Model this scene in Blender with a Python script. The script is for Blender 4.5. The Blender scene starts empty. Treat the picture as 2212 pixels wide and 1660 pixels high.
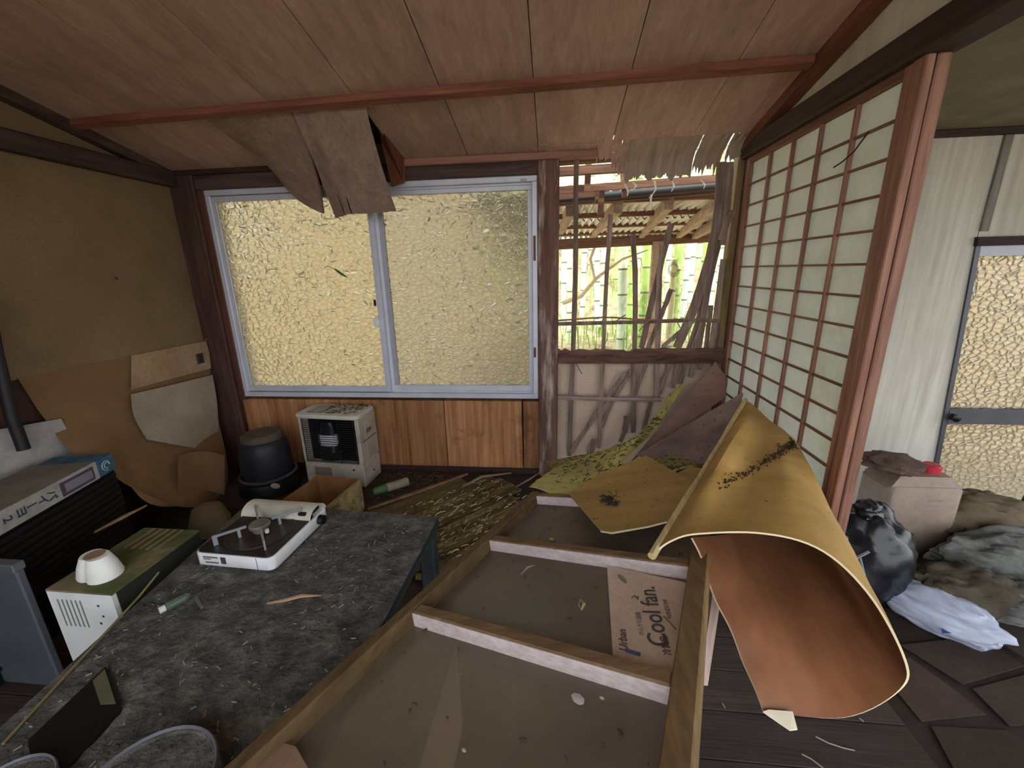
import bpy, bmesh, math, random
from mathutils import Vector, Matrix, Euler, noise
random.seed(7)
SC = bpy.context.scene
COL = SC.collection
PI = math.pi

# ---------------------------------------------------------------- camera
CAM = Vector((1.83266, -2.19871, 1.15101))
RT = Vector((0.99489371, 0.09848856, -0.02205679))
UP = Vector((-0.00497007, 0.26608229, 0.9639375))
FW = Vector((-0.10080573, 0.95890574, -0.2652131))
FPX = 885.8462
cam_data = bpy.data.cameras.new('camera')
cam = bpy.data.objects.new('camera', cam_data)
COL.objects.link(cam)
cam.matrix_world = Matrix(((RT.x, UP.x, -FW.x, CAM.x), (RT.y, UP.y, -FW.y, CAM.y), (RT.z, UP.z, -FW.z, CAM.z), (0, 0, 0, 1)))
cam_data.sensor_fit = 'HORIZONTAL'
cam_data.sensor_width = 36.0
cam_data.lens = 36.0 * FPX / 2212.0
cam_data.clip_start = 0.02
cam_data.clip_end = 200
SC.camera = cam

# ---------------------------------------------------------------- world: bright overcast sky
world = bpy.data.worlds.new('overcast_sky')
SC.world = world
world.use_nodes = True
wn, wl = world.node_tree.nodes, world.node_tree.links
wn.clear()
w_out = wn.new('ShaderNodeOutputWorld')
w_bg = wn.new('ShaderNodeBackground')
w_tc = wn.new('ShaderNodeTexCoord')
w_sep = wn.new('ShaderNodeSeparateXYZ')
w_ramp = wn.new('ShaderNodeValToRGB')
w_ramp.color_ramp.elements[0].position = 0.0
w_ramp.color_ramp.elements[0].color = (0.90, 0.945, 1.0, 1)
w_ramp.color_ramp.elements[1].position = 1.0
w_ramp.color_ramp.elements[1].color = (0.93, 0.965, 1.0, 1)
wl.new(w_tc.outputs['Generated'], w_sep.inputs[0])
wl.new(w_sep.outputs['Z'], w_ramp.inputs[0])
wl.new(w_ramp.outputs[0], w_bg.inputs[0])
w_bg.inputs[1].default_value = 2.9
wl.new(w_bg.outputs[0], w_out.inputs[0])

# weak hazy sun from behind and above the house: lights the grove, never the room
sun_data = bpy.data.lights.new('hazy_sun', 'SUN')
sun_data.energy = 3.2
sun_data.angle = math.radians(6)
sun_data.color = (1.0, .97, .90)
sun = bpy.data.objects.new('hazy_sun', sun_data)
COL.objects.link(sun)
sun.rotation_euler = Vector((-.30, .55, -1.05)).to_track_quat('-Z', 'Y').to_euler()

vs = SC.view_settings
vs.view_transform = 'Standard'
vs.look = 'None'
vs.exposure = 0.2
vs.gamma = 1.0
vs.use_curve_mapping = False
SC.cycles.max_bounces = 8
SC.cycles.diffuse_bounces = 4
SC.cycles.glossy_bounces = 3
SC.cycles.transmission_bounces = 6
SC.cycles.transparent_max_bounces = 12
SC.cycles.sample_clamp_indirect = 4.0
SC.cycles.caustics_reflective = False
SC.cycles.use_denoising = True
SC.cycles.use_adaptive_sampling = True
SC.cycles.adaptive_threshold = 0.08
SC.cycles.adaptive_min_samples = 20


def ray(px, py):
    return FW + RT * ((px - 1106.0) / FPX) - UP * ((py - 830.0) / FPX)


def at(px, py, **k):
    """photo measurement -> point of the room on the plane x=, y= or z="""
    (a, v), = k.items()
    i = 'xyz'.index(a)
    d = ray(px, py)
    return CAM + d * ((v - CAM[i]) / d[i])


# ---------------------------------------------------------------- materials
MATS = {}


class NT:
    def __init__(self, name):
        self.m = bpy.data.materials.new(name)
        self.m.use_nodes = True
        self.t = self.m.node_tree
        self.n, self.l = self.t.nodes, self.t.links
        self.n.clear()
        self.out = self.n.new('ShaderNodeOutputMaterial')

    def node(self, t, **kw):
        n = self.n.new(t)
        for k, v in kw.items():
            setattr(n, k, v)
        return n

    def link(self, a, b):
        self.l.new(a, b)

    def coords(self, scale=(1, 1, 1), rot=(0, 0, 0), kind='Object', loc=(0, 0, 0)):
        tc = self.node('ShaderNodeTexCoord')
        mp = self.node('ShaderNodeMapping')
        mp.inputs['Scale'].default_value = scale
        mp.inputs['Rotation'].default_value = rot
        mp.inputs['Location'].default_value = loc
        self.link(tc.outputs[kind], mp.inputs[0])
        return mp.outputs[0]

    def noise(self, vec, scale, detail=4, rough=.55, dist=0.0):
        n = self.node('ShaderNodeTexNoise')
        n.inputs['Scale'].default_value = scale
        n.inputs['Detail'].default_value = detail
        n.inputs['Roughness'].default_value = rough
        n.inputs['Distortion'].default_value = dist
        self.link(vec, n.inputs['Vector'])
        return n.outputs['Fac']

    def ramp(self, fac, stops, interp='LINEAR'):
        r = self.node('ShaderNodeValToRGB')
        cr = r.color_ramp
        cr.interpolation = interp
        while len(cr.elements) < len(stops):
            cr.elements.new(0.5)
        for e, (p, c) in zip(cr.elements, stops):
            e.position = p
            e.color = (c[0], c[1], c[2], 1) if hasattr(c, '__len__') else (c, c, c, 1)
        self.link(fac, r.inputs[0])
        return r.outputs[0]

    def mix(self, fac, a, b, mode='MIX'):
        m = self.node('ShaderNodeMix')
        m.data_type = 'RGBA'
        m.blend_type = mode
        for s, v in ((m.inputs[0], fac), (m.inputs[6], a), (m.inputs[7], b)):
            if isinstance(v, (int, float)):
                s.default_value = v
            elif isinstance(v, tuple):
                s.default_value = (v[0], v[1], v[2], 1)
            else:
                self.link(v, s)
        return m.outputs[2]

    def math(self, op, a, b=0.0):
        m = self.node('ShaderNodeMath', operation=op)
        for s, v in ((m.inputs[0], a), (m.inputs[1], b)):
            if isinstance(v, (int, float)):
                s.default_value = v
            else:
                self.link(v, s)
        return m.outputs[0]

    def bump(self, h, strength=.3, dist=.01, normal=None):
        b = self.node('ShaderNodeBump')
        b.inputs['Strength'].default_value = strength
        b.inputs['Distance'].default_value = dist
        self.link(h, b.inputs['Height'])
        if normal is not None:
            self.link(normal, b.inputs['Normal'])
        return b.outputs[0]

    def principled(self, color, rough=.7, metal=0.0, normal=None, spec=.3, **kw):
        p = self.node('ShaderNodeBsdfPrincipled')
        for k, v in (('Base Color', color), ('Roughness', rough), ('Metallic', metal), ('Specular IOR Level', spec)):
            if isinstance(v, (int, float)):
                p.inputs[k].default_value = v
            elif isinstance(v, tuple):
                p.inputs[k].default_value = (v[0], v[1], v[2], 1)
            else:
                self.link(v, p.inputs[k])
        for k, v in kw.items():
            p.inputs[k.replace('_', ' ')].default_value = v
        if normal is not None:
            self.link(normal, p.inputs['Normal'])
        self.link(p.outputs[0], self.out.inputs[0])
        return p

    def rnd(self):
        return self.node('ShaderNodeObjectInfo').outputs['Random']


def srgb(r, g, b):
    f = lambda c: (c / 255 / 12.92) if c <= 10 else ((c / 255 + .055) / 1.055) ** 2.4
    y = .3 * r + .55 * g + .15 * b
    k = .93
    return (f(y + (r - y) * k), f(y + (g - y) * k), f(y + (b - y) * k))


def lerp3(a, b, t):
    return tuple(a[i] + (b[i] - a[i]) * t for i in range(3))


def wood(name, c1, c2, axis='x', grain=26, stretch=14, rough=.75, bump=.25, dirt=None, dirt_amt=.5, vary=.25, dirt_scale=5, dirt_stretch=(1, 1, 1)):
    if name in MATS:
        return MATS[name]
    t = NT(name)
    s = {'x': (1 / stretch, 1, 1), 'y': (1, 1 / stretch, 1), 'z': (1, 1, 1 / stretch)}[axis]
    v = t.coords(s)
    g1 = t.noise(v, grain, 5, .62, .4)
    g2 = t.noise(v, grain * 4, 3, .6)
    col = t.ramp(g1, [(.3, c1), (.7, c2)])
    fine = t.ramp(g2, [(.35, .72), (.65, 1.12)])
    col = t.mix(.55, col, fine, 'MULTIPLY')
    if vary:
        vv = t.ramp(t.rnd(), [(0, 1 - vary), (1, 1 + vary)])
        col = t.mix(1.0, col, vv, 'MULTIPLY')
    if dirt is not None:
        d = t.noise(t.coords(dirt_stretch), dirt_scale, 6, .65)
        fac = t.ramp(d, [(.62 - dirt_amt * .35, 0.0), (.78 - dirt_amt * .25, 1.0)])
        col = t.mix(fac, col, dirt)
    nb = t.bump(g2, bump, .004)
    nb = t.bump(g1, bump, .01, nb)
    t.principled(col, rough, normal=nb)
    MATS[name] = t.m
    return t.m


def mottled(name, stops, scale=6, detail=7, rough=.85, bump=.3, bdist=.006, stretch=(1, 1, 1), spec=.2, fine=40, metal=0.0, dist=0.0):
    if name in MATS:
        return MATS[name]
    t = NT(name)
    v = t.coords(stretch)
    a = t.noise(v, scale, detail, .62, dist)
    b = t.noise(v, fine, 4, .6)
    col = t.ramp(a, stops)
    col = t.mix(.35, col, t.ramp(b, [(.3, .65), (.7, 1.2)]), 'MULTIPLY')
    nb = t.bump(b, bump, bdist)
    nb = t.bump(a, bump, bdist * 2, nb)
    t.principled(col, rough, metal, nb, spec)
    MATS[name] = t.m
    return t.m


def plain(name, c, rough=.5, metal=0.0, spec=.4, bump=0.0, bscale=60, vary=0.12):
    if name in MATS:
        return MATS[name]
    t = NT(name)
    v = t.coords()
    n1 = t.noise(v, 9, 5, .6)
    col = t.mix(1.0, c, t.ramp(n1, [(.3, 1 - vary), (.7, 1 + vary)]), 'MULTIPLY')
    nb = t.bump(t.noise(v, bscale, 3), bump, .003) if bump else None
    t.principled(col, rough, metal, nb, spec)
    MATS[name] = t.m
    return t.m


# ---------------------------------------------------------------- mesh helpers
class MB:
    def __init__(self):
        self.v, self.f, self.mi = [], [], []

    def add(self, verts, faces, mi=0):
        o = len(self.v)
        self.v += [Vector(q) for q in verts]
        for q in faces:
            self.f.append(tuple(i + o for i in q))
            self.mi.append(mi)
        return self

    def box(self, lo, hi, M=None, mi=0):
        x0, y0, z0 = lo
        x1, y1, z1 = hi
        vs_ = [Vector(q) for q in ((x0, y0, z0), (x1, y0, z0), (x1, y1, z0), (x0, y1, z0), (x0, y0, z1), (x1, y0, z1), (x1, y1, z1), (x0, y1, z1))]
        if M is not None:
            vs_ = [M @ q for q in vs_]
        return self.add(vs_, [(0, 3, 2, 1), (4, 5, 6, 7), (0, 1, 5, 4), (1, 2, 6, 5), (2, 3, 7, 6), (3, 0, 4, 7)], mi)

    def cbox(self, lo, hi, c=.004, M=None, mi=0):
        """box with chamfered edges"""
        bm = bmesh.new()
        bmesh.ops.create_cube(bm, size=1.0)
        ctr = [(lo[i] + hi[i]) / 2 for i in range(3)]
        sz = [hi[i] - lo[i] for i in range(3)]
        for q in bm.verts:
            q.co = Vector([ctr[i] + q.co[i] * sz[i] for i in range(3)])
        bmesh.ops.bevel(bm, geom=bm.edges[:], offset=min(c, min(sz) * .45), segments=1, affect='EDGES')
        self.bm(bm, M, mi)
        return self

    def rbox(self, lo, hi, r, segs=4, axis='z', c=.002, M=None, mi=0):
        """box whose edges along one axis are rounded"""
        ax = 'xyz'.index(axis)
        a, b = [i for i in range(3) if i != ax]
        pts = []
        for sx, sy, a0 in ((1, 1, 0), (-1, 1, 90), (-1, -1, 180), (1, -1, 270)):
            cx_ = (hi[a] - r) if sx > 0 else (lo[a] + r)
            cy_ = (hi[b] - r) if sy > 0 else (lo[b] + r)
            for k in range(segs + 1):
                t = math.radians(a0 + 90 * k / segs)
                pts.append((cx_ + r * math.cos(t), cy_ + r * math.sin(t)))
        n = len(pts)
        ctr = ((lo[a] + hi[a]) / 2, (lo[b] + hi[b]) / 2)
        rings = []
        for w, s in ((lo[ax], 1), (lo[ax] + c, 0), (hi[ax] - c, 0), (hi[ax], 1)):
            ring = []
            for p in pts:
                q = [0, 0, 0]
                dx, dy = p[0] - ctr[0], p[1] - ctr[1]
                L = math.hypot(dx, dy)
                k = (L - c * s) / L
                q[a], q[b], q[ax] = ctr[0] + dx * k, ctr[1] + dy * k, w
                v = Vector(q)
                ring.append(M @ v if M is not None else v)
            rings.append(ring)
        return self.loft(rings, closed=True, caps=True, mi=mi)

    def bm(self, bm, M=None, mi=0):
        bm.verts.index_update()
        self.add([(M @ q.co if M is not None else q.co.copy()) for q in bm.verts], [tuple(w.index for w in q.verts) for q in bm.faces], mi)
        bm.free()

    def loft(self, rings, closed=True, caps=True, mi=0):
        o = len(self.v)
        n = len(rings[0])
        for rg in rings:
            self.v += [Vector(q) for q in rg]
        for i in range(len(rings) - 1):
            for j in range(n if closed else n - 1):
                k = (j + 1) % n
                self.f.append((o + i * n + j, o + i * n + k, o + (i + 1) * n + k, o + (i + 1) * n + j))
                self.mi.append(mi)
        if caps and closed:
            self.f.append(tuple(o + j for j in reversed(range(n))))
            self.f.append(tuple(o + (len(rings) - 1) * n + j for j in range(n)))
            self.mi += [mi, mi]
        return self

    def tube(self, path, r, n=8, caps=True, mi=0, flat=1.0):
        path = [Vector(q) for q in path]
        rs = r if hasattr(r, '__len__') else [r] * len(path)
        rings = []
        ref = Vector((0, 0, 1))
        d0 = (path[1] - path[0]).normalized()
        if abs(d0.dot(ref)) > .9:
            ref = Vector((1, 0, 0))
        nx = d0.cross(ref).normalized()
        for i, q in enumerate(path):
            d = (path[min(i + 1, len(path) - 1)] - path[max(i - 1, 0)]).normalized()
            nx = (nx - d * nx.dot(d)).normalized()
            ny = d.cross(nx)
            rings.append([q + nx * math.cos(2 * PI * k / n) * rs[i] + ny * math.sin(2 * PI * k / n) * rs[i] * flat for k in range(n)])
        return self.loft(rings, True, caps, mi)

    def lathe(self, prof, n=24, c=(0, 0, 0), M=None, mi=0, caps=True):
        rings = []
        for r, z in prof:
            ring = [Vector((c[0] + r * math.cos(2 * PI * k / n), c[1] + r * math.sin(2 * PI * k / n), c[2] + z)) for k in range(n)]
            rings.append([M @ q for q in ring] if M is not None else ring)
        return self.loft(rings, True, caps, mi)

    def sheet(self, fn, nu, nv, th=.004, mi=(0, 1, 2)):
        """thin curved sheet: fn(u,v)->Vector; upper side mi[0], lower mi[1], rim mi[2]"""
        P = [[Vector(fn(i / nu, j / nv)) for j in range(nv + 1)] for i in range(nu + 1)]
        N = []
        for i in range(nu + 1):
            row = []
            for j in range(nv + 1):
                du = P[min(i + 1, nu)][j] - P[max(i - 1, 0)][j]
                dv = P[i][min(j + 1, nv)] - P[i][max(j - 1, 0)]
                nn = du.cross(dv)
                row.append(nn.normalized() if nn.length > 1e-9 else Vector((0, 0, 1)))
            N.append(row)
        o = len(self.v)
        W = nv + 1
        for i in range(nu + 1):
            for j in range(W):
                self.v.append(P[i][j] + N[i][j] * th / 2)
        o2 = len(self.v)
        for i in range(nu + 1):
            for j in range(W):
                self.v.append(P[i][j] - N[i][j] * th / 2)
        for i in range(nu):
            for j in range(nv):
                a, b, c, d = i * W + j, (i + 1) * W + j, (i + 1) * W + j + 1, i * W + j + 1
                self.f.append((o + a, o + b, o + c, o + d)); self.mi.append(mi[0])
                self.f.append((o2 + d, o2 + c, o2 + b, o2 + a)); self.mi.append(mi[1])
        rim = [i * W for i in range(nu + 1)] + [nu * W + j for j in range(1, W)] + [i * W + nv for i in range(nu - 1, -1, -1)] + [j for j in range(nv - 1, 0, -1)]
        for k in range(len(rim)):
            a, b = rim[k], rim[(k + 1) % len(rim)]
            self.f.append((o + b, o + a, o2 + a, o2 + b)); self.mi.append(mi[2])
        return self

    def prism(self, pts, d, mi=0):
        """flat polygon of world points given thickness vector d"""
        pts = [Vector(q) for q in pts]
        d = Vector(d)
        n = len(pts)
        o = len(self.v)
        self.v += pts + [q + d for q in pts]
        self.f.append(tuple(o + i for i in reversed(range(n)))); self.f.append(tuple(o + n + i for i in range(n)))
        self.mi += [mi, mi]
        for i in range(n):
            j = (i + 1) % n
            self.f.append((o + i, o + j, o + n + j, o + n + i)); self.mi.append(mi)
        return self

    def mesh(self, name, mats, smooth=False):
        me = bpy.data.meshes.new(name)
        me.from_pydata([tuple(q) for q in self.v], [], self.f)
        for m in mats:
            me.materials.append(m)
        if len(mats) > 1:
            me.polygons.foreach_set('material_index', self.mi)
        bm = bmesh.new()
        bm.from_mesh(me)
        bmesh.ops.recalc_face_normals(bm, faces=bm.faces[:])
        bm.to_mesh(me)
        bm.free()
        if smooth:
            me.polygons.foreach_set('use_smooth', [True] * len(me.polygons))
            try:
                me.set_sharp_from_angle(angle=math.radians(40))
            except Exception:
                pass
        me.update()
        return me


def obj(name, mb, mats, parent=None, smooth=False, label=None):
    me = mb.mesh(name, mats if isinstance(mats, (list, tuple)) else [mats], smooth) if isinstance(mb, MB) else mb
    o = bpy.data.objects.new(name, me)
    COL.objects.link(o)
    if parent is not None:
        o.parent = parent
        p, M = parent, Matrix.Identity(4)
        while p is not None:
            M = p.matrix_basis @ M if p.parent is None else p.matrix_parent_inverse @ p.matrix_basis @ M
            p = p.parent
        o.matrix_parent_inverse = M.inverted()
    if label:
        o['label'] = label
    return o


def tag(o, label, cat=None, group=None, kind=None):
    o['label'] = label
    if cat:
        o['category'] = cat
    if group:
        o['group'] = group
    if kind:
        o['kind'] = kind
    return o


def empty(name, loc=(0, 0, 0)):
    o = bpy.data.objects.new(name, None)
    COL.objects.link(o)
    o.location = loc
    o.empty_display_size = .05
    return o


def thing(name, label, cat, loc=(0, 0, 0), group=None):
    return tag(empty(name, loc), label, cat, group)


def struct(name, mb=None, mats=None, label=None, smooth=False):
    o = obj(name, mb, mats, None, smooth) if mb is not None else empty(name)
    o['kind'] = 'structure'
    if label:
        o['label'] = label
    return o


def text_mesh(name, s, size, M, mat, parent, depth=.0004, align='CENTER', shear=0.0, bold=0.0):
    cu = bpy.data.curves.new(name, 'FONT')
    cu.body = s
    cu.size = size
    cu.align_x = align
    cu.align_y = 'CENTER'
    cu.extrude = depth
    cu.shear = shear
    cu.offset = bold
    cu.resolution_u = 3
    tmp = bpy.data.objects.new(name, cu)
    COL.objects.link(tmp)
    dg = bpy.context.evaluated_depsgraph_get()
    me = bpy.data.meshes.new_from_object(tmp.evaluated_get(dg))
    bpy.data.objects.remove(tmp)
    me.transform(M)
    me.materials.clear()
    me.materials.append(mat)
    return obj(name, me, mat, parent)


def frame_M(o, xa, ya):
    """matrix with origin o, x axis xa, y axis roughly ya"""
    xa = Vector(xa).normalized()
    ya = Vector(ya)
    za = xa.cross(ya).normalized()
    ya = za.cross(xa)
    o = Vector(o)
    return Matrix(((xa.x, ya.x, za.x, o.x), (xa.y, ya.y, za.y, o.y), (xa.z, ya.z, za.z, o.z), (0, 0, 0, 1)))


def bez(pts, t):
    pts = [Vector(q) for q in pts]
    while len(pts) > 1:
        pts = [pts[i].lerp(pts[i + 1], t) for i in range(len(pts) - 1)]
    return pts[0]


def cr(pts, t):
    """Catmull-Rom through pts"""
    n = len(pts) - 1
    x = min(max(t, 0), 1) * n
    i = min(int(x), n - 1)
    u = x - i
    p1, p2 = Vector(pts[i]), Vector(pts[i + 1])
    p0 = Vector(pts[i - 1]) if i > 0 else p1 * 2 - p2
    p3 = Vector(pts[i + 2]) if i + 2 <= n else p2 * 2 - p1
    return .5 * ((2 * p1) + (p2 - p0) * u + (2 * p0 - 5 * p1 + 4 * p2 - p3) * u * u + (3 * p1 - p0 - 3 * p2 + p3) * u ** 3)


def nz(x, y=0, z=0):
    return noise.noise(Vector((x, y, z)))
# ---------------------------------------------------------------- measured planes of the room
XL, XS = -0.168, 2.715
ZS, ZT = 0.465, 1.596          # window frame bottom and top
W = 1.75
ZC, KC = 1.677, 0.2229         # ceiling at the window wall, its rise per metre towards the camera
YR = -3.05                     # rear of the house


def cz(y):
    return ZC - KC * y


M_ceil = None


def ceil_mat():
    t = NT('ceiling_plywood')
    v = t.coords((1, .06, 1))
    g = t.noise(v, 22, 5, .6, .3)
    g2 = t.noise(v, 90, 3, .6)
    blot = t.noise(t.coords((1, .5, 1)), 2.2, 5, .6)
    col = t.ramp(g, [(.25, srgb(168, 136, 125)), (.75, srgb(202, 168, 156))])
    col = t.mix(.5, col, t.ramp(g2, [(.35, .78), (.65, 1.1)]), 'MULTIPLY')
    col = t.mix(1.0, col, t.ramp(blot, [(.3, (.82, .80, .78)), (.7, (1.12, 1.1, 1.08))]), 'MULTIPLY')
    col = t.mix(1.0, col, t.ramp(t.rnd(), [(0, .88), (1, 1.1)]), 'MULTIPLY')
    nb = t.bump(g2, .12, .003)
    t.principled(col, .6, normal=nb, spec=.35)
    return t.m


M_ceil = ceil_mat()
M_batten = wood('red_stained_batten', srgb(112, 60, 48), srgb(164, 102, 82), 'x', 30, 12, .6, .2)
M_batten_y = wood('red_stained_rafter', srgb(108, 58, 46), srgb(152, 92, 74), 'y', 30, 12, .6, .2)
M_dark = wood('dark_aged_beam', srgb(38, 27, 25), srgb(72, 52, 46), 'x', 24, 12, .7, .3)
M_darky = wood('dark_aged_beam_y', srgb(46, 34, 31), srgb(86, 65, 56), 'y', 24, 12, .7, .3)
M_darkz = wood('dark_aged_post', srgb(52, 34, 30), srgb(90, 62, 52), 'z', 24, 12, .7, .3)
M_postw = wood('weathered_post', srgb(86, 58, 52), srgb(128, 94, 84), 'z', 26, 12, .8, .6, dirt=srgb(206, 188, 178), dirt_amt=.2, dirt_scale=16, dirt_stretch=(1, 1, .16))
M_shojiw = wood('shoji_redwood', srgb(118, 78, 64), srgb(172, 124, 104), 'z', 40, 16, .6, .2, vary=.12)
M_shojiy = wood('shoji_redwood_y', srgb(100, 66, 46), srgb(150, 104, 78), 'y', 40, 16, .6, .2, vary=.12)


def streak_wall(name, a, b, c):
    t = NT(name)
    v = t.coords((1, 1, .05))
    g = t.noise(v, 30, 5, .65)
    blot = t.noise(t.coords((1.4, 1.4, .5)), 3, 5, .6)
    col = t.ramp(g, [(.3, a), (.7, b)])
    col = t.mix(t.ramp(blot, [(.45, 0.0), (.75, .55)]), col, c)
    t.principled(col, .75, normal=t.bump(g, .15, .004), spec=.25)
    return t.m


M_cream = streak_wall('cream_wallpaper', srgb(176, 170, 158), srgb(210, 205, 194), srgb(150, 142, 126))
M_gable = streak_wall('cream_gable_board', srgb(196, 186, 164), srgb(222, 213, 194), srgb(170, 158, 134))
M_ochre = mottled('ochre_plaster', [(.3, srgb(112, 91, 66)), (.55, srgb(128, 105, 77)), (.8, srgb(136, 112, 87))], 2.4, 6, .9, .15, .003, fine=90)
M_panelwood = wood('veneer_panel', srgb(138, 84, 48), srgb(196, 142, 96), 'z', 30, 22, .45, .1, dirt=srgb(84, 56, 44), dirt_amt=.15)

# ---------------------------------------------------------------- floor
M_floor = wood('floor_boards', srgb(62, 50, 46), srgb(78, 64, 58), 'x', 18, 14, .8, .3, dirt=srgb(58, 48, 42), dirt_amt=.5)
fl = struct('floor', label='old brown floor boards of the room')
k = 0
y = 0.0
while y > YR:
    mb = MB().cbox((XL - .1, y - .1185, -.03), (2.74, y - .0012, 0.0), .0012)
    obj('floor_board', mb, M_floor, fl)
    y -= .12
struct('floor_hall', MB().box((2.75, YR, -.09), (5.3, -.56, -.06)), mottled('hall_floor', [(.3, srgb(44, 36, 33)), (.7, srgb(62, 51, 45))], 4, 6, .8), 'dark hall floor beside the room')
struct('floor_entrance', MB().box((2.74, -.56, -.43), (5.3, .0, -.40)), mottled('entrance_concrete', [(.3, srgb(80, 76, 70)), (.7, srgb(112, 106, 98))], 5), 'lower concrete entrance floor at the glass door')
struct('trim_step', MB().cbox((2.74, -.585, -.40), (5.3, -.56, -.062), .004), M_dark)

# ---------------------------------------------------------------- left wall
wl_ = struct('wall_left', MB().box((XL - .08, -1.12, .80), (XL, .02, 2.7)).box((XL - .08, YR, .0), (XL, -1.12, 2.7)), M_ochre, 'ochre plastered left wall')
struct('wall_left_lower', MB().box((XL - .08, -1.12, 0), (XL - .012, .02, .80)), wood('red_dark_wainscot', srgb(58, 34, 30), srgb(84, 52, 44), 'z', 24, 10, .7, .2), 'dark reddish lower boards of the left wall')
struct('trim_left_beam', MB().cbox((XL, YR, 1.612), (-.115, -.03, 1.685), .006), M_darky, 'dark head beam along the left wall')
# ---------------------------------------------------------------- window wall
struct('trim_corner_post', MB().cbox((XL - .08, -.05, 0), (-.035, .06, 1.74), .006), M_darkz, 'dark corner post left of the window')
struct('trim_window_casing', MB().cbox((-.035, -.032, ZS - .02), (0.0, .05, ZT), .004), wood('red_casing', srgb(78, 44, 34), srgb(112, 68, 52), 'z', 26, 12, .6, .2))
struct('trim_head_beam', MB().cbox((-.036, -.036, ZT), (1.765, .06, ZT + .082), .006), wood('head_beam_aged', srgb(62, 46, 42), srgb(112, 86, 80), 'x', 22, 12, .8, .5), 'weathered head beam above the window')
struct('trim_window_post', MB().cbox((1.7505, -.046, 0), (1.856, .06, 1.66), .007), M_postw, 'peeling weathered post between window and broken wall')
struct('trim_ceiling_wall', MB().cbox((1.09, -.062, 1.655), (2.03, -.008, 1.688), .004), wood('pink_trim', srgb(142, 96, 84), srgb(176, 126, 110), 'x', 30, 12, .6, .2), 'reddish trim under the ceiling edge above the window')
struct('trim_ceiling_wall_left', MB().cbox((XL, -.06, 1.665), (.5, -.008, 1.69), .004), M_dark)
wbl = struct('wall_back', label='wood veneer panel wall below the window')
for a, b in ((-.035, .60), (.603, 1.205), (1.208, 1.655), (1.662, 1.7505)):
    obj('veneer_panel', MB().cbox((a, -.012, 0), (b, .05, ZS - .02), .003), M_panelwood, wbl)
struct('wall_back_light_stop', MB().box((-.2, .052, 0), (1.76, .07, ZS)), M_dark)  # unseen dark board added to stop daylight leaking through veneer seams
struct('baseboard_back', MB().cbox((-.035, -.026, 0), (1.757, -.012, .035), .003), M_dark)
struct('wall_back_upper', MB().box((XL - .08, .03, ZT + .07), (1.86, .07, 2.2)), M_ochre)

# ---------------------------------------------------------------- ceiling
ceil = struct('ceiling', label='sloping brown plywood ceiling')
xs = [XL, .08, .42, .755, 1.09, 1.42, 1.757, 2.09, 2.43, 2.70]
rows = [(-.005, -.49), (-.49, -1.40), (-1.40, -2.30), (-2.30, YR)]
for ri, (ya, yb) in enumerate(rows):
    for ci in range(len(xs) - 1):
        if ri == 0 and ci in (3,):
            continue
        if ri == 0 and ci >= 6:
            ya_ = -.12
        elif ri == 0 and ci == 2:
            ya_ = -.42
        else:
            ya_ = ya
        a, b = xs[ci] + .0015, xs[ci + 1] - .0015
        dz = random.uniform(-.002, .002)
        mb = MB()
        n = 8
        vsx = []
        for (x, yy) in ((a, yb), (b, yb), (b, ya_), (a, ya_)):
            vsx.append(Vector((x, yy, cz(yy) + dz)))
        mb.prism(vsx, (0, 0, .004))
        obj('ceiling_panel', mb, M_ceil, ceil)
for yb, x0, x1 in ((-.50, XL, 2.66), (-1.40, XL, 2.66), (-2.3, XL, 2.66)):
    mb = MB()
    sk = -.05 if yb == -.50 else 0
    p = [Vector((x0, yb - sk * .4, cz(yb) - .003)), Vector((x1, yb + sk, cz(yb + sk) - .003))]
    h = .026
    mb.prism([p[0] + Vector((0, -.017, 0.004)), p[1] + Vector((0, -.017, 0.004)), p[1] + Vector((0, .017, -.004)), p[0] + Vector((0, .017, -.004))], (0, -.003, -h))
    obj('batten', mb, M_batten, ceil)
# slanted edge trims along the gables
for x0, x1, nm in ((XL, -.125, 'trim_gable_left'), (2.665, 2.712, 'trim_gable_right')):
    mb = MB()
    ya, yb = -.02, YR
    mb.prism([(x0, yb, cz(yb) + .002), (x1, yb, cz(yb) + .002), (x1, ya, cz(ya) + .002), (x0, ya, cz(ya) + .002)], (0, -.008, -.042))
    struct(nm, mb, M_batten_y if x0 > 0 else M_darky)
# roof boards above (keep daylight out above the ceiling)
struct('ceiling_roof_boards', MB().prism([(-.5, YR, cz(YR) + .12), (2.72, YR, cz(YR) + .12), (2.72, -.35, cz(-.35) + .1), (-.5, -.35, cz(-.35) + .1)], (0, 0, .03)), M_dark)
struct('ceiling_eave_and_light_stop', MB().prism([(-.5, -.35, cz(-.35) + .1), (1.86, -.35, cz(-.35) + .1), (1.86, .35, 1.72), (-.5, .35, 1.72)], (0, 0, .02)).prism([(1.86, -.35, cz(-.35) + .1), (2.72, -.35, cz(-.35) + .1), (2.72, .02, 1.76), (1.86, .02, 1.76)], (0, 0, .02)), M_dark)  # right-hand board added unseen to stop daylight between the torn panels

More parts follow.
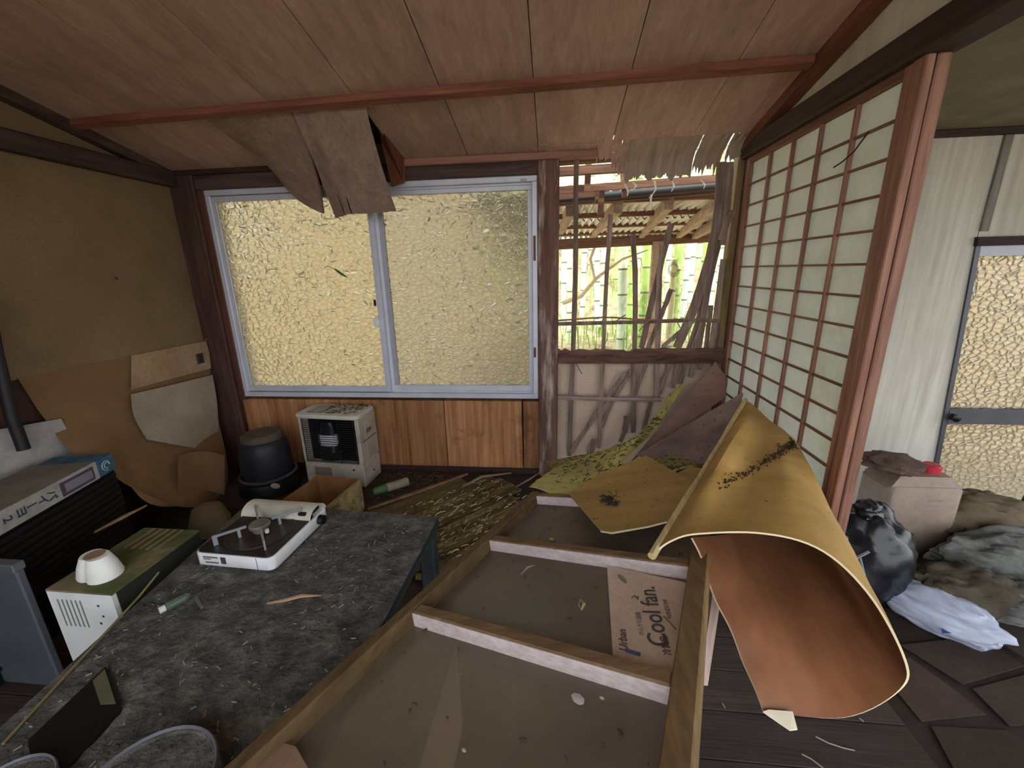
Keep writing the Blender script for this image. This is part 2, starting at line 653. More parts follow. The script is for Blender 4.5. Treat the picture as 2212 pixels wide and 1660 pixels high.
# ---------------------------------------------------------------- right side: gable, beam, posts
g = MB()
g.prism([(XS, -.03, 1.66), (XS, YR, 1.66), (XS, YR, cz(YR) + .1), (XS, -.03, cz(-.03))], (.03, 0, 0))
struct('wall_right_gable', g, M_gable, 'cream board gable above the shoji beam')
struct('trim_shoji_beam', MB().cbox((2.672, YR, 1.617), (2.76, -.02, 1.69), .006), M_darky, 'long dark lintel beam over the shoji screen')
struct('trim_corner_post_right', MB().cbox((2.70, -.045, 0), (2.77, .06, 1.68), .006), wood('mossy_post', srgb(92, 74, 48), srgb(140, 118, 76), 'z', 26, 12, .85, .5, dirt=srgb(58, 44, 36), dirt_amt=.35), 'mossy corner post beside the shoji screen')
struct('trim_corner_strip', MB().cbox((2.668, -.03, .55), (2.70, .03, 1.66), .004), wood('mossy_strip_wood', srgb(104, 84, 54), srgb(158, 136, 84), 'z', 26, 12, .85, .5, dirt=srgb(140, 104, 90), dirt_amt=.45))
sp = struct('trim_shoji_post', label='reddish grooved post at the near end of the shoji')
obj('post_half', MB().cbox((2.690, -.990, 0), (2.712, -.951, 1.618), .003), M_shojiw, sp)
obj('post_half', MB().cbox((2.716, -.990, 0), (2.746, -.951, 1.618), .003), M_shojiw, sp)
obj('groove', MB().box((2.700, -.984, 0), (2.730, -.953, 1.618)), M_darkz, sp)
struct('wall_right_lower', MB().box((2.705, -.95, 0), (2.735, -.045, .415)), wood('low_wall_boards', srgb(86, 60, 48), srgb(120, 88, 70), 'y', 22, 10), 'low boarded wall under the shoji screen')

# ---------------------------------------------------------------- hall walls and ceiling
struct('wall_hall_back', MB().prism([(2.77, 0, -.42), (3.885, 0, -.42), (3.766, 0, 1.25), (3.766, 0, 1.70), (2.77, 0, 1.70)], (0, .05, 0)).box((3.77, 0, 1.25), (5.3, .05, 1.70)), M_cream, 'cream streaked hall wall beside the glass door')
struct('trim_hall_wall', MB().cbox((2.77, -.03, 1.672), (5.3, 0, 1.70), .004), M_dark, 'dark trim at the top of the hall wall')
struct('ceiling_hall', MB().box((2.76, YR, 1.70), (5.3, .05, 1.73)), mottled('hall_ceiling', [(.3, srgb(112, 102, 84)), (.7, srgb(140, 128, 106))], 7, 6, .85, fine=120), 'flat brown hall ceiling')
struct('wall_hall_right', MB().box((5.3, -.4, -.42), (5.35, .05, 1.75)).box((5.3, YR, 1.66), (5.35, -.4, 1.75)), M_cream)  # unseen side wall, left mostly open to let fill daylight in
struct('trim_wall_stain_strip', MB().cbox((3.765, -.012, 1.28), (3.80, 0, 1.672), .002), wood('grey_strip', srgb(112, 108, 100), srgb(140, 135, 126), 'z'))
# rear of the house: solid at the left, unseen opening at the right sized for fill daylight
struct('wall_rear', MB().box((XL - .08, YR - .05, 0), (.55, YR, 2.8)).box((.55, YR - .05, 2.05), (5.35, YR, 2.8)), M_ochre, 'unseen rear wall with an opening sized for fill daylight')
# ---------------------------------------------------------------- window with patterned glass
def pattern_glass(name, tint, scale=31.0, seed=0.0):
    t = NT(name)
    v = t.coords((1, 1, 1.5), loc=(seed, seed, seed))
    wob = t.node('ShaderNodeTexNoise'); wob.inputs['Scale'].default_value = 9; t.link(v, wob.inputs['Vector'])
    vm = t.node('ShaderNodeVectorMath', operation='MULTIPLY_ADD')
    t.link(wob.outputs['Color'], vm.inputs[0]); vm.inputs[1].default_value = (.012, .012, .012); t.link(v, vm.inputs[2])
    vo = t.node('ShaderNodeTexVoronoi', feature='F1'); vo.inputs['Scale'].default_value = scale
    t.link(vm.outputs[0], vo.inputs['Vector'])
    h1 = t.ramp(vo.outputs['Distance'], [(0.0, 1.0), (.4, .75), (.8, 0.0)], 'B_SPLINE')
    ve = t.node('ShaderNodeTexVoronoi', feature='DISTANCE_TO_EDGE'); ve.inputs['Scale'].default_value = scale
    t.link(vm.outputs[0], ve.inputs['Vector'])
    h2 = t.ramp(ve.outputs['Distance'], [(0.0, 0.0), (.10, .85), (.22, 1.0)])
    h = t.mix(.6, h1, h2)
    fine = t.noise(v, 60, 3, .6)
    nb = t.bump(fine, .12, .003)
    nb = t.bump(h, 1.0, .030, nb)
    tr = t.node('ShaderNodeBsdfTranslucent'); tr.inputs['Color'].default_value = (*tint, 1); t.link(nb, tr.inputs['Normal'])
    rf = t.node('ShaderNodeBsdfRefraction'); rf.inputs['Color'].default_value = (*[c ** .5 for c in tint], 1); rf.inputs['Roughness'].default_value = .16; rf.inputs['IOR'].default_value = 1.25
    t.link(nb, rf.inputs['Normal'])
    gl = t.node('ShaderNodeBsdfGlossy'); gl.inputs['Roughness'].default_value = .25; t.link(nb, gl.inputs['Normal'])
    m1 = t.node('ShaderNodeMixShader'); m1.inputs[0].default_value = .6
    t.link(tr.outputs[0], m1.inputs[1]); t.link(rf.outputs[0], m1.inputs[2])
    m2 = t.node('ShaderNodeMixShader'); m2.inputs[0].default_value = .05
    t.link(m1.outputs[0], m2.inputs[1]); t.link(gl.outputs[0], m2.inputs[2])
    t.link(m2.outputs[0], t.out.inputs[0])
    return t.m


M_alu = plain('aluminium', srgb(206, 208, 222), .42, .15, .5, .05, 200, .1)
M_alu2 = plain('aluminium_dull', srgb(168, 170, 184), .5, .2, .5, .05, 200, .12)
win = struct('window_1', label='aluminium sliding window with two patterned glass sashes')
fr = MB()
fw_ = .028
fr.cbox((0, -.028, ZS), (W, .06, ZS + fw_), .003).cbox((0, -.028, ZT - fw_), (W, .06, ZT), .003)
fr.cbox((0, -.028, ZS + fw_), (fw_, .06, ZT - fw_), .003).cbox((W - fw_, -.028, ZS + fw_), (W, .06, ZT - fw_), .003)
fr.box((fw_, -.001, ZS + fw_), (W - fw_, .002, ZS + fw_ + .006)).box((fw_, -.001, ZT - fw_ - .008), (W - fw_, .002, ZT - fw_))
obj('window_frame', fr, M_alu, win)


def sash(x0, x1, y, glass, sw=.03):
    z0, z1 = ZS + fw_ + .004, ZT - fw_ - .004
    s = obj('sash', MB().cbox((x0, y, z0), (x1, y + .022, z0 + .034), .002).cbox((x0, y, z1 - .026), (x1, y + .022, z1), .002)
            .cbox((x0, y, z0 + .034), (x0 + sw, y + .022, z1 - .026), .002).cbox((x1 - sw, y, z0 + .034), (x1, y + .022, z1 - .026), .002), M_alu, win)
    obj('glass_pane', MB().box((x0 + sw - .004, y + .009, z0 + .03), (x1 - sw + .004, y + .013, z1 - .022)), glass, s)
    return s


G1 = pattern_glass('pattern_glass_warm_light', (.55, .51, .40), 31, 0)  # warmer tint paints the outdoor light behind the left sash
G2 = pattern_glass('pattern_glass_grey_shade', (.49, .47, .405), 31, 3.3)  # greyer tint paints the lean-to's shade behind the right sash
sl = sash(fw_ - .006, .905, -.02, G1)
sr = sash(.888, W - fw_ + .006, .012, G2, .03)
obj('inner_stile', MB().cbox((.918, .012, ZS + fw_ + .036), (.944, .030, ZT - fw_ - .03), .002), M_alu2, sr)
lk = obj('crescent_lock', MB().lathe([(.004, -.012), (.03, -.010), (.032, 0), (.03, .010), (.004, .012)], 20, M=Matrix.Translation((.868, -.026, .90)) @ Matrix.Rotation(PI / 2, 4, 'X') @ Matrix.Scale(.55, 4, (1, 0, 0))), plain('lock_white', srgb(225, 226, 222), .4), sl, True)
obj('lock_lever', MB().cbox((.862, -.03, .985), (.874, -.02, 1.02), .002), plain('lock_black', srgb(30, 30, 32), .4), sl)
obj('finger_pull', MB().cbox((W - .082, -.031, ZT - .024), (W - .052, -.027, ZT - .014), .001), M_alu2, win)
obj('rust_patch', MB().cbox((W - .024, -.030, .70), (W - .012, -.0275, .755), .001), plain('rust', srgb(120, 70, 50), .9), win)
obj('peeling_tape', MB().cbox((W - .022, -.030, 1.20), (W - .010, -.0275, 1.32), .001), plain('brown_tape', srgb(116, 84, 62), .8), win)
lf = MB()
lf.sheet(lambda u, v: Vector((.655 + .075 * u, -.013 - .004 * math.sin(PI * u), 1.185 - .05 * u + (v - .5) * .017 * math.sin(PI * min(1, u * .9 + .1)))), 6, 2, .0008, (0, 0, 0))
lf.tube([(.60, -.012, 1.192), (.625, -.013, 1.20), (.655, -.013, 1.185)], .0016, 5)
tag(obj('bamboo_leaf', lf, plain('leaf_green', srgb(84, 108, 40), .6)), 'small green bamboo leaf caught on the left window pane', 'leaf')
st = MB().tube([(.262, -.0125, 1.165), (.262, -.0135, 1.178), (.275, -.0135, 1.188), (.31, -.0125, 1.192), (.33, -.0125, 1.188)], .0016, 5)
tag(obj('withered_tendril', st, plain('dry_stem', srgb(92, 78, 44), .8)), 'thin curved dry stem caught on the left window pane', 'stem')

# ---------------------------------------------------------------- shoji screen
def paper_mat():
    t = NT('shoji_paper')
    v = t.coords((1, 1, 1))
    n1 = t.noise(v, 5, 5, .6)
    n2 = t.noise(v, 60, 3, .6)
    col = t.ramp(n1, [(.3, srgb(234, 238, 228)), (.7, srgb(246, 248, 240))])
    col = t.mix(.15, col, t.ramp(n2, [(.3, .7), (.7, 1.1)]), 'MULTIPLY')
    n3 = t.noise(t.coords(kind='Object'), 2.3, 6, .7)
    col = t.mix(t.ramp(n3, [(.55, 0.0), (.75, .5)]), col, srgb(206, 208, 150))
    d = t.node('ShaderNodeBsdfDiffuse'); t.link(col, d.inputs['Color'])
    tr = t.node('ShaderNodeBsdfTranslucent'); t.link(col, tr.inputs['Color'])
    nb = t.bump(n1, .3, .02); t.link(nb, d.inputs['Normal']); t.link(nb, tr.inputs['Normal'])
    m = t.node('ShaderNodeMixShader'); m.inputs[0].default_value = .52
    t.link(d.outputs[0], m.inputs[1]); t.link(tr.outputs[0], m.inputs[2]); t.link(m.outputs[0], t.out.inputs[0])
    return t.m


M_paper = paper_mat()
sho = thing('shoji_screen', 'tall shoji screen of white paper on a reddish lattice, right of the broken wall', 'screen', (XS, -.5, .42))
Y0, DY, Z0, DZ, NC, NR = -.0839, .1665, 1.128 + ZS, .089, 5, 13
ybn = Y0 - NC * DY
zbt = Z0 - NR * DZ
obj('stile', MB().cbox((2.697, Y0, zbt - .04), (2.728, Y0 + .034, Z0 + .025), .002), M_shojiw, sho)
obj('stile', MB().cbox((2.697, ybn - .034, zbt - .04), (2.728, ybn, Z0 + .025), .002), M_shojiw, sho)
obj('top_rail', MB().cbox((2.698, ybn, Z0), (2.727, Y0, Z0 + .03), .002), M_shojiy, sho)
obj('bottom_rail', MB().cbox((2.698, ybn, zbt - .04), (2.727, Y0, zbt), .002), M_shojiy, sho)
for i in range(1, NC):
    yy = Y0 - i * DY
    obj('lattice_upright', MB().cbox((2.700, yy - .0055, zbt), (2.713, yy + .0055, Z0), .001), M_shojiw, sho)
for j in range(1, NR):
    zz = Z0 - j * DZ
    obj('lattice_bar', MB().cbox((2.703, ybn, zz - .0035), (2.713, Y0, zz + .0035), .001), M_shojiy, sho)
for i in range(NC):
    for j in range(NR):
        ya, yb = Y0 - i * DY, Y0 - (i + 1) * DY
        za, zb = Z0 - j * DZ, Z0 - (j + 1) * DZ
        s1 = random.uniform(-1, 1)
        ph = random.uniform(0, 6)
        mb = MB().sheet(lambda u, v: Vector((2.7145 + .003 * s1 * math.sin(PI * u) * math.sin(PI * v) + .0012 * math.sin(7 * v + ph + 3 * u), ya + (yb - ya) * u, za + (zb - za) * v)), 5, 4, .0006, (0, 0, 0))
        obj('paper_pane', mb, M_paper, sho, True)
obj('bent_twig', MB().tube([(2.69, -.84, 1.50), (2.685, -.80, 1.46), (2.688, -.75, 1.445), (2.695, -.70, 1.44)], .0022, 5), M_dark, sho)

# ---------------------------------------------------------------- glass door in the hall
dr = struct('door_1', label='hall glass door with a dark rail between two patterned panes')
M_dalu = plain('door_dark_alu', srgb(84, 84, 92), .45, .5, .5)


def slant(x, z):
    return x + (1.22 - z) * .0715


def dpan(name, x0, x1, z0, z1, y0, y1, mat, parent):
    return obj(name, MB().add([(slant(x0, z0), y0, z0), (slant(x1, z0), y0, z0), (slant(x1, z0), y1, z0), (slant(x0, z0), y1, z0), (slant(x0, z1), y0, z1), (slant(x1, z1), y0, z1), (slant(x1, z1), y1, z1), (slant(x0, z1), y1, z1)],
                              [(0, 3, 2, 1), (4, 5, 6, 7), (0, 1, 5, 4), (1, 2, 6, 5), (2, 3, 7, 6), (3, 0, 4, 7)]), mat, parent)


G3 = pattern_glass('door_glass', (.70, .665, .60), 30, 7.1)
dpan('door_stile', 3.765, 3.785, -.40, 1.25, -.01, .03, M_dalu, dr)
dpan('door_stile', 4.62, 4.66, -.40, 1.25, -.01, .03, M_dalu, dr)
dpan('door_rail', 3.785, 4.62, 1.17, 1.215, -.01, .03, M_alu2, dr)
dpan('door_head', 3.76, 5.3, 1.215, 1.255, -.02, .04, M_dark, dr)
dpan('door_rail', 3.785, 4.62, .345, .425, -.012, .03, M_dalu, dr)
dpan('door_rail', 3.785, 4.62, -.40, -.33, -.01, .03, M_dalu, dr)
dpan('glass_pane', 3.783, 4.622, .42, 1.18, .008, .012, G3, dr)
dpan('glass_pane', 3.783, 4.622, -.34, .35, .008, .012, G3, dr)
dpan('door_panel', 4.66, 5.3, -.40, 1.25, .0, .03, M_cream, dr)
obj('door_knob', MB().lathe([(.002, .0), (.016, .002), (.013, .012), (.02, .02), (.021, .028), (.006, .034)], 16, M=Matrix.Translation((3.86, -.012, .385)) @ Matrix.Rotation(PI / 2, 4, 'X')), plain('knob_black', srgb(28, 28, 30), .3, .4), dr, True)
# ---------------------------------------------------------------- the land outside
M_litter = mottled('leaf_litter', [(.3, srgb(150, 116, 92)), (.5, srgb(206, 178, 146)), (.62, srgb(190, 196, 130)), (.8, srgb(228, 214, 192))], 7, 9, .95, .8, .03, fine=26)
gm = MB()
NXg, NYg = 44, 44


def gz(x, y):
    base = -.25 if y < 1.5 else -.25 + (y - 1.5) * .16
    if y > 5:
        base += (y - 5) * .42
    if y > 0.4:
        base += .12 * nz(x * .7, y * .7) + .05 * nz(x * 2.3, y * 2.3)
    return base


for i in range(NXg + 1):
    for j in range(NYg + 1):
        x = -9 + 24 * i / NXg
        yy = .08 + 15 * (j / NYg)
        gm.v.append(Vector((x, yy, gz(x, yy))))
for i in range(NXg):
    for j in range(NYg):
        a = i * (NYg + 1) + j
        gm.f.append((a, a + NYg + 1, a + NYg + 2, a + 1)); gm.mi.append(0)
struct('ground_hillside', gm, M_litter, 'leaf littered hillside rising behind the house', True)
struct('ground_yard', MB().box((-14, -30, -.6), (20, -3.12, -.5)).box((-14, -3.12, -.6), (-.6, 0, -.5)).box((5.6, -3.12, -.6), (20, 0, -.5)), mottled('yard_earth', [(.3, srgb(120, 110, 88)), (.7, srgb(168, 158, 130))], 2, 6), 'pale bare yard around the house')

# lath leaves / grass clumps are too many to count
gl = MB()
rg = random.Random(3)
for q in range(900):
    x = rg.uniform(1.2, 5.0)
    yy = rg.uniform(3.2, 8.0)
    z = gz(x, yy)
    h = rg.uniform(.12, .42)
    a = rg.uniform(0, 2 * PI)
    l = rg.uniform(.05, .2)
    w = rg.uniform(.006, .014)
    dx, dy = math.cos(a), math.sin(a)
    p0, p1, p2 = Vector((x, yy, z)), Vector((x + dx * l * .4, yy + dy * l * .4, z + h * .8)), Vector((x + dx * l, yy + dy * l, z + h * rg.uniform(.5, 1)))
    s = Vector((-dy, dx, 0)) * w
    gl.add([p0 - s * .6, p0 + s * .6, p1 - s, p1 + s, p2], [(0, 1, 3, 2), (2, 3, 4)])
o = obj('undergrowth', gl, plain('undergrowth_green', srgb(150, 186, 96), .7, vary=.3))
tag(o, 'light green undergrowth blades at the foot of the bamboo', 'undergrowth', kind='stuff')

# ---------------------------------------------------------------- bamboo grove: each culm a thing with its node rings
def bamboo_mat(name, c1, c2):
    t = NT(name)
    v = t.coords((1, 1, .4))
    a = t.noise(v, 5, 4, .6)
    b = t.noise(t.coords((1, 1, .6)), 16, 3, .6)
    col = t.ramp(a, [(.3, c1), (.7, c2)])
    col = t.mix(t.ramp(b, [(.55, 0.0), (.62, .6)]), col, tuple(min(1, c * 1.25) for c in c2))
    t.principled(col, .45, spec=.4)
    return t.m


BM = [bamboo_mat('bamboo_fresh', srgb(150, 190, 84), srgb(196, 222, 128)), bamboo_mat('bamboo_pale', srgb(186, 212, 172), srgb(226, 238, 206)),
      bamboo_mat('bamboo_bluish', srgb(186, 210, 206), srgb(224, 236, 232)), bamboo_mat('bamboo_old', srgb(170, 172, 118), srgb(212, 206, 150))]
BNODE = plain('bamboo_node', srgb(120, 128, 92), .7)


def culm_mesh(r, h, mat_i):
    path, rs = [], []
    z = 0.0
    seg = .26
    rings = []
    while z < h:
        rings.append(z)
        path += [(0, 0, z), (0, 0, z + .012), (0, 0, z + seg - .012)]
        k = 1 - .35 * z / h
        rs += [r * k * 1.05, r * k * .97, r * k]
        z += seg
        seg = min(.40, seg + .02)
    body = MB().tube(path, rs, 12, mi=0)
    me = body.mesh('bamboo_culm', [BM[mat_i], BNODE], True)
    n = 12
    for q in me.polygons:                      # the short swollen ring at each node is darker
        zs = [me.vertices[i].co.z for i in q.vertices]
        q.material_index = 1 if len(q.vertices) == 4 and max(zs) - min(zs) < .03 else 0
    return me


protos = [culm_mesh(r, 6.5, mi) for r, mi in ((.055, 0), (.062, 1), (.045, 2), (.05, 3), (.04, 1), (.058, 0))]
spots = []
for px, yy, pi in ((1217, 4.6, 2), (1231, 3.9, 4), (1258, 5.2, 2), (1275, 6.4, 1), (1292, 4.7, 2), (1306, 4.3, 1), (1330, 5.8, 3), (1347, 3.4, 1), (1362, 4.2, 0), (1388, 3.5, 0), (1403, 5.0, 1), (1436, 4.4, 4), (1457, 3.45, 0),
                   (1478, 4.6, 2), (1490, 5.4, 2), (1513, 4.2, 0), (1534, 4.9, 2), (1548, 5.7, 1), (1223, 6.8, 3), (1247, 7.6, 1), (1317, 7.2, 2), (1375, 6.6, 2), (1420, 6.9, 3), (1467, 7.4, 4), (1500, 6.6, 1), (1524, 7.8, 3)):
    q = at(px, 650, y=yy)
    spots.append((q.x, yy, pi))
rg = random.Random(11)
tries = 0
while len(spots) < 60 and tries < 4000:
    tries += 1
    x, yy = rg.uniform(.6, 6.5), rg.uniform(5.6, 9.2)
    if 1.7 < x < 4.2 and yy < 6.0:
        continue
    if any(math.hypot(x - a, yy - b) < .4 for a, b, _ in spots):
        continue
    spots.append((x, yy, rg.randrange(6)))
ORD = ['first', 'second', 'third', 'fourth', 'fifth', 'sixth', 'seventh', 'eighth', 'ninth', 'tenth', 'eleventh', 'twelfth', 'thirteenth', 'fourteenth', 'fifteenth', 'sixteenth', 'seventeenth', 'eighteenth']
KIND = ['fresh green', 'pale green', 'bluish white', 'yellowish old', 'thin pale green', 'fresh green']
for si, (x, yy, pi) in enumerate(spots):
    t = tag(bpy.data.objects.new('bamboo_culm', protos[pi]), ('%s bamboo culm in the grove, %s of its colour from the peeling post' % (KIND[pi], ORD[sum(1 for s2 in spots[:26] if KIND[s2[2]] == KIND[pi] and (s2[0] - CAM.x) / (s2[1] - CAM.y) < (x - CAM.x) / (yy - CAM.y))])) if si < 26 else 'bamboo culm standing deep in the grove behind the nearer culms', 'bamboo', 'bamboo grove behind the house')
    COL.objects.link(t)
    t.location = (x, yy, gz(x, yy) - .1)
    t.rotation_euler = (rg.uniform(-.035, .035), rg.uniform(-.035, .035), rg.uniform(0, 6))
# the short cut-off stump culm and a leaning dead stem
q = at(1455, 600, y=2.6)
t = tag(bpy.data.objects.new('bamboo_stump', culm_mesh(.045, 1.3, 3)), 'short cut bamboo stump standing nearest the broken wall', 'bamboo')
COL.objects.link(t)
t.location = (q.x, 2.6, q.z - 1.30)
br = MB().tube([at(1215, 655, y=3.0), at(1255, 640, y=3.0), at(1290, 600, y=3.05), at(1345, 560, y=3.1), at(1400, 540, y=3.2)], [.03, .028, .022, .014, .008], 7)
br.tube([at(1285, 605, y=3.05), at(1275, 560, y=3.05), at(1290, 520, y=3.1)], [.016, .02, .018], 6)
tag(obj('dead_branch', br, wood('dead_branch_bark', srgb(190, 170, 130), srgb(224, 206, 160), 'x', 20, 4), None, True), 'bare yellowish branch slanting between the bamboo culms', 'branch')

# ---------------------------------------------------------------- the lean-to shed roof outside
M_rafter = wood('shed_rafter', srgb(134, 112, 94), srgb(172, 148, 126), 'y', 26, 12, .8, .3)
M_purlin = wood('shed_purlin', srgb(96, 66, 52), srgb(150, 110, 88), 'x', 26, 12, .8, .3)
M_tin = mottled('corrugated_tin', [(.3, srgb(196, 190, 180)), (.6, srgb(226, 222, 214)), (.8, srgb(176, 150, 126))], 5, 6, .5, .2, .003, metal=.25, spec=.5)
shed = thing('lean_to_roof', 'weathered lean-to roof of corrugated tin on wooden rafters outside the wall', 'roof', (2.5, 1.7, 0))
for si in range(5):
    xa = 1.35 + si * .62
    mb = MB()
    n = 96
    z_of = lambda yy: 1.595 - (yy - .5) * .02
    for rr, (y0, y1, dz) in enumerate(((.42, 1.75, 0.0), (1.6, 3.15, -.012))):
        rows_ = []
        for k in range(n + 1):
            x = xa + .66 * k / n
            zz = .016 * math.sin(2 * PI * x / .062)
            rows_.append((x, zz + dz))
        o_ = len(mb.v)
        for yy in (y0, y1):
            mb.v += [Vector((x, yy, z_of(yy) + zz)) for x, zz in rows_]
        for k in range(n):
            mb.f.append((o_ + k, o_ + k + 1, o_ + n + 2 + k, o_ + n + 1 + k)); mb.mi.append(0)
    obj('tin_sheet', mb, M_tin, shed, True)


def beam(a, b, w, h, up=(0, 0, 1)):
    a, b = Vector(a), Vector(b)
    d = (b - a).normalized()
    s = d.cross(Vector(up)).normalized() * w / 2
    u = s.cross(d).normalized() * h / 2
    return MB().add([a - s - u, a + s - u, a + s + u, a - s + u, b - s - u, b + s - u, b + s + u, b - s + u], [(0, 3, 2, 1), (4, 5, 6, 7), (0, 1, 5, 4), (1, 2, 6, 5), (2, 3, 7, 6), (3, 0, 4, 7)])


for (a, b) in (((1335, 448), (1278, 508)), ((1445, 440), (1385, 508)), ((1545, 445), (1466, 508)), ((1580, 465), (1500, 510)), ((1232, 455), (1208, 505))):
    obj('rafter', beam(at(*a, y=.6), at(*b, y=3.0), .055, .07), M_rafter, shed)
for yy in (.62, 1.25, 1.95, 2.6):
    obj('purlin', beam((1.2, yy, 1.565 - (yy - .5) * .02), (4.4, yy, 1.575 - (yy - .5) * .02), .04, .035), M_purlin, shed)
bt = at(1206, 517, y=3.05); bb = at(1206, 546, y=3.05)
obj('eave_beam', beam((1.1, 3.05, (bt.z + bb.z) / 2), (4.6, 3.05, (bt.z + bb.z) / 2 + .07), .10, .115), M_purlin, shed)
pp = at(1420, 530, y=3.0)
obj('shed_post', MB().cbox((pp.x - .055, 2.97, -.3), (pp.x + .06, 3.05, 1.45), .005), M_rafter, shed)
obj('shed_post', MB().cbox((4.1, 2.97, -.3), (4.2, 3.05, 1.45), .005), M_rafter, shed)
# house eave poles just outside the opening
eave = thing('eave_frame', 'bare poles and broken battens of the eave above the wall opening', 'eave', (2.2, .3, 1.6))
for (a, b, yy, w, h) in (((1205, 412), (1590, 383), .28, .03, .035), ((1205, 372), (1390, 360), .18, .04, .04), ((1205, 425), (1300, 418), .35, .03, .03), ((1205, 440), (1560, 412), .5, .03, .03)):
    obj('pole', beam(at(*a, y=yy), at(*b, y=yy), w, h), M_purlin, eave)
obj('gutter', MB().tube([at(1205, 432, y=.42), at(1545, 402, y=.42)], .022, 10), plain('gutter_grey', srgb(48, 48, 50), .6), eave, True)
for (a, b, yy) in (((1272, 340), (1268, 415), .2), ((1345, 355), (1350, 425), .3), ((1300, 412), (1296, 470), .3), ((1290, 412), (1292, 440), .35)):
    obj('short_stud', beam(at(*a, y=yy), at(*b, y=yy), .03, .03, (0, 1, 0)), M_purlin, eave)
# ---------------------------------------------------------------- broken lath wall in the opening
M_lath = wood('old_lath', srgb(112, 92, 82), srgb(170, 146, 132), 'z', 40, 10, .9, .5, vary=.3)
M_lathp = wood('pale_lath', srgb(134, 116, 108), srgb(172, 152, 144), 'x', 40, 10, .9, .5)
bw = struct('wall_broken', label='broken lath and plaster wall open to the bamboo grove')


def stick(pts, w=.022, th=.012, name='lath', mat=None, parent=None):
    pts = [Vector(q) for q in pts]
    path, rs = [], []
    n = 9
    for i in range(n + 1):
        t = i / n
        q = cr(pts, t) if len(pts) > 2 else pts[0].lerp(pts[1], t)
        q = q + Vector((nz(q.x * 9, i, pts[0].x * 7) * .003, nz(i, q.z * 7) * .003, 0))
        path.append(q)
        rs.append(th / 2 * (1 + .22 * nz(q.z * 30, pts[0].x * 50)))
    return obj(name, MB().tube(path, rs, 6, flat=w / th), mat or M_lath, parent or bw)


Lw = [  # ((x,y px) ..., depth, width)
    ([(1245, 345), (1242, 640), (1229, 985)], -.012, .023),
    ([(1319, 463), (1308, 645), (1294, 968)], -.012, .020),
    ([(1367, 505), (1372, 645), (1368, 935)], -.014, .023),
    ([(1430, 530), (1423, 640), (1419, 868)], -.006, .026),
    ([(1450, 484), (1430, 560), (1405, 665), (1386, 752)], .02, .026),
    ([(1450, 625), (1427, 685), (1400, 752)], -.02, .021),
    ([(1502, 690), (1430, 750)], -.025, .020),
    ([(1559, 350), (1555, 425), (1541, 525), (1505, 650), (1462, 752)], -.018, .042),
    ([(1556, 510), (1530, 625), (1508, 755)], -.004, .026),
    ([(1545, 560), (1524, 640), (1488, 755)], .015, .024),
    ([(1556, 690), (1546, 755)], -.01, .022),
    ([(1536, 660), (1524, 760)], .0, .02),
    ([(1351, 805), (1290, 890), (1234, 978)], -.022, .022),
    ([(1365, 800), (1322, 870), (1300, 925)], -.002, .017),
    ([(1397, 783), (1378, 835), (1360, 900), (1340, 955)], -.018, .018),
    ([(1448, 783), (1425, 850)], -.008, .024),
    ([(1466, 783), (1452, 838)], -.004, .022),
    ([(1482, 783), (1470, 830)], -.008, .020),
    ([(1500, 783), (1492, 815)], .0, .022),
    ([(1516, 783), (1510, 800)], -.006, .018),
    ([(1352, 900), (1350, 935)], -.03, .024),
    ([(1405, 870), (1390, 930)], -.012, .02),
    ([(1285, 950), (1272, 985)], -.012, .03),
    ([(1582, 455), (1570, 480), (1556, 520)], -.03, .03),
    ([(1578, 350), (1572, 430), (1560, 530)], -.022, .030),
    ([(1563, 560), (1552, 640), (1536, 752)], -.014, .024),
    ([(1520, 700), (1496, 755)], -.02, .022),
]
for pts, yy, w in Lw:
    stick([at(a, b, y=yy) for a, b in pts], w * 1.25, .012)
stick([at(1205, 700, y=-.02), at(1372, 696, y=-.024), at(1508, 692, y=-.022), at(1556, 694, y=-.02)], .024, .02, 'rail')
stick([at(1205, 693, y=-.028), at(1305, 686, y=-.04), at(1372, 690, y=-.034), at(1470, 694, y=-.03)], .010, .008, 'split_strip', wood('split_bamboo', srgb(150, 92, 72), srgb(186, 128, 104), 'x'))
stick([at(1205, 859, y=-.02), at(1300, 862, y=-.022), at(1428, 864, y=-.02)], .026, .02, 'rail', M_lathp)
stick([at(1330, 695, y=-.05), at(1352, 680, y=-.05)], .006, .006, 'splinter')
stick([at(1380, 716, y=-.045), at(1393, 700, y=-.045), at(1404, 690, y=-.04)], .006, .006, 'splinter')
stick([at(1244, 785, y=-.03), at(1257, 808, y=-.03)], .006, .004, 'splinter')
stick([at(1460, 690, y=-.04), at(1470, 710, y=-.04)], .006, .006, 'splinter')
# rotten sill beam with a ragged top
sb = MB()
rings = []
NB = 46
for i in range(NB + 1):
    x = 1.857 + (2.70 - 1.857) * i / NB
    top = .747 + .012 * nz(x * 23, 1) + .008 * nz(x * 61, 4) - (.016 if .42 < i / NB < .47 else 0) - .006 * (i / NB < .45)
    b = .668 + .004 * nz(x * 17, 9)
    rings.append([(x, -.04 + .005 * nz(x * 30, 2), b), (x, -.046 + .006 * nz(x * 40, 3), (top + b) / 2 + .008 * nz(x * 20)), (x, -.036 + .006 * nz(x * 35, 5), top), (x, .02, top - .006), (x, .04, b)])
sb.loft(rings)
obj('sill_beam', sb, wood('rotten_sill', srgb(70, 46, 40), srgb(124, 92, 78), 'x', 30, 8, .95, 1.0), bw)
obj('siding_board', MB().box((1.857, .045, 0), (2.72, .06, .70)), mottled('tan_siding', [(.3, srgb(208, 178, 154)), (.7, srgb(232, 206, 184))], 5, 7, .9, .3, .004, fine=110), bw)
obj('floor_beam', MB().cbox((1.857, -.04, 0), (2.70, .04, .05), .005), M_dark, bw)
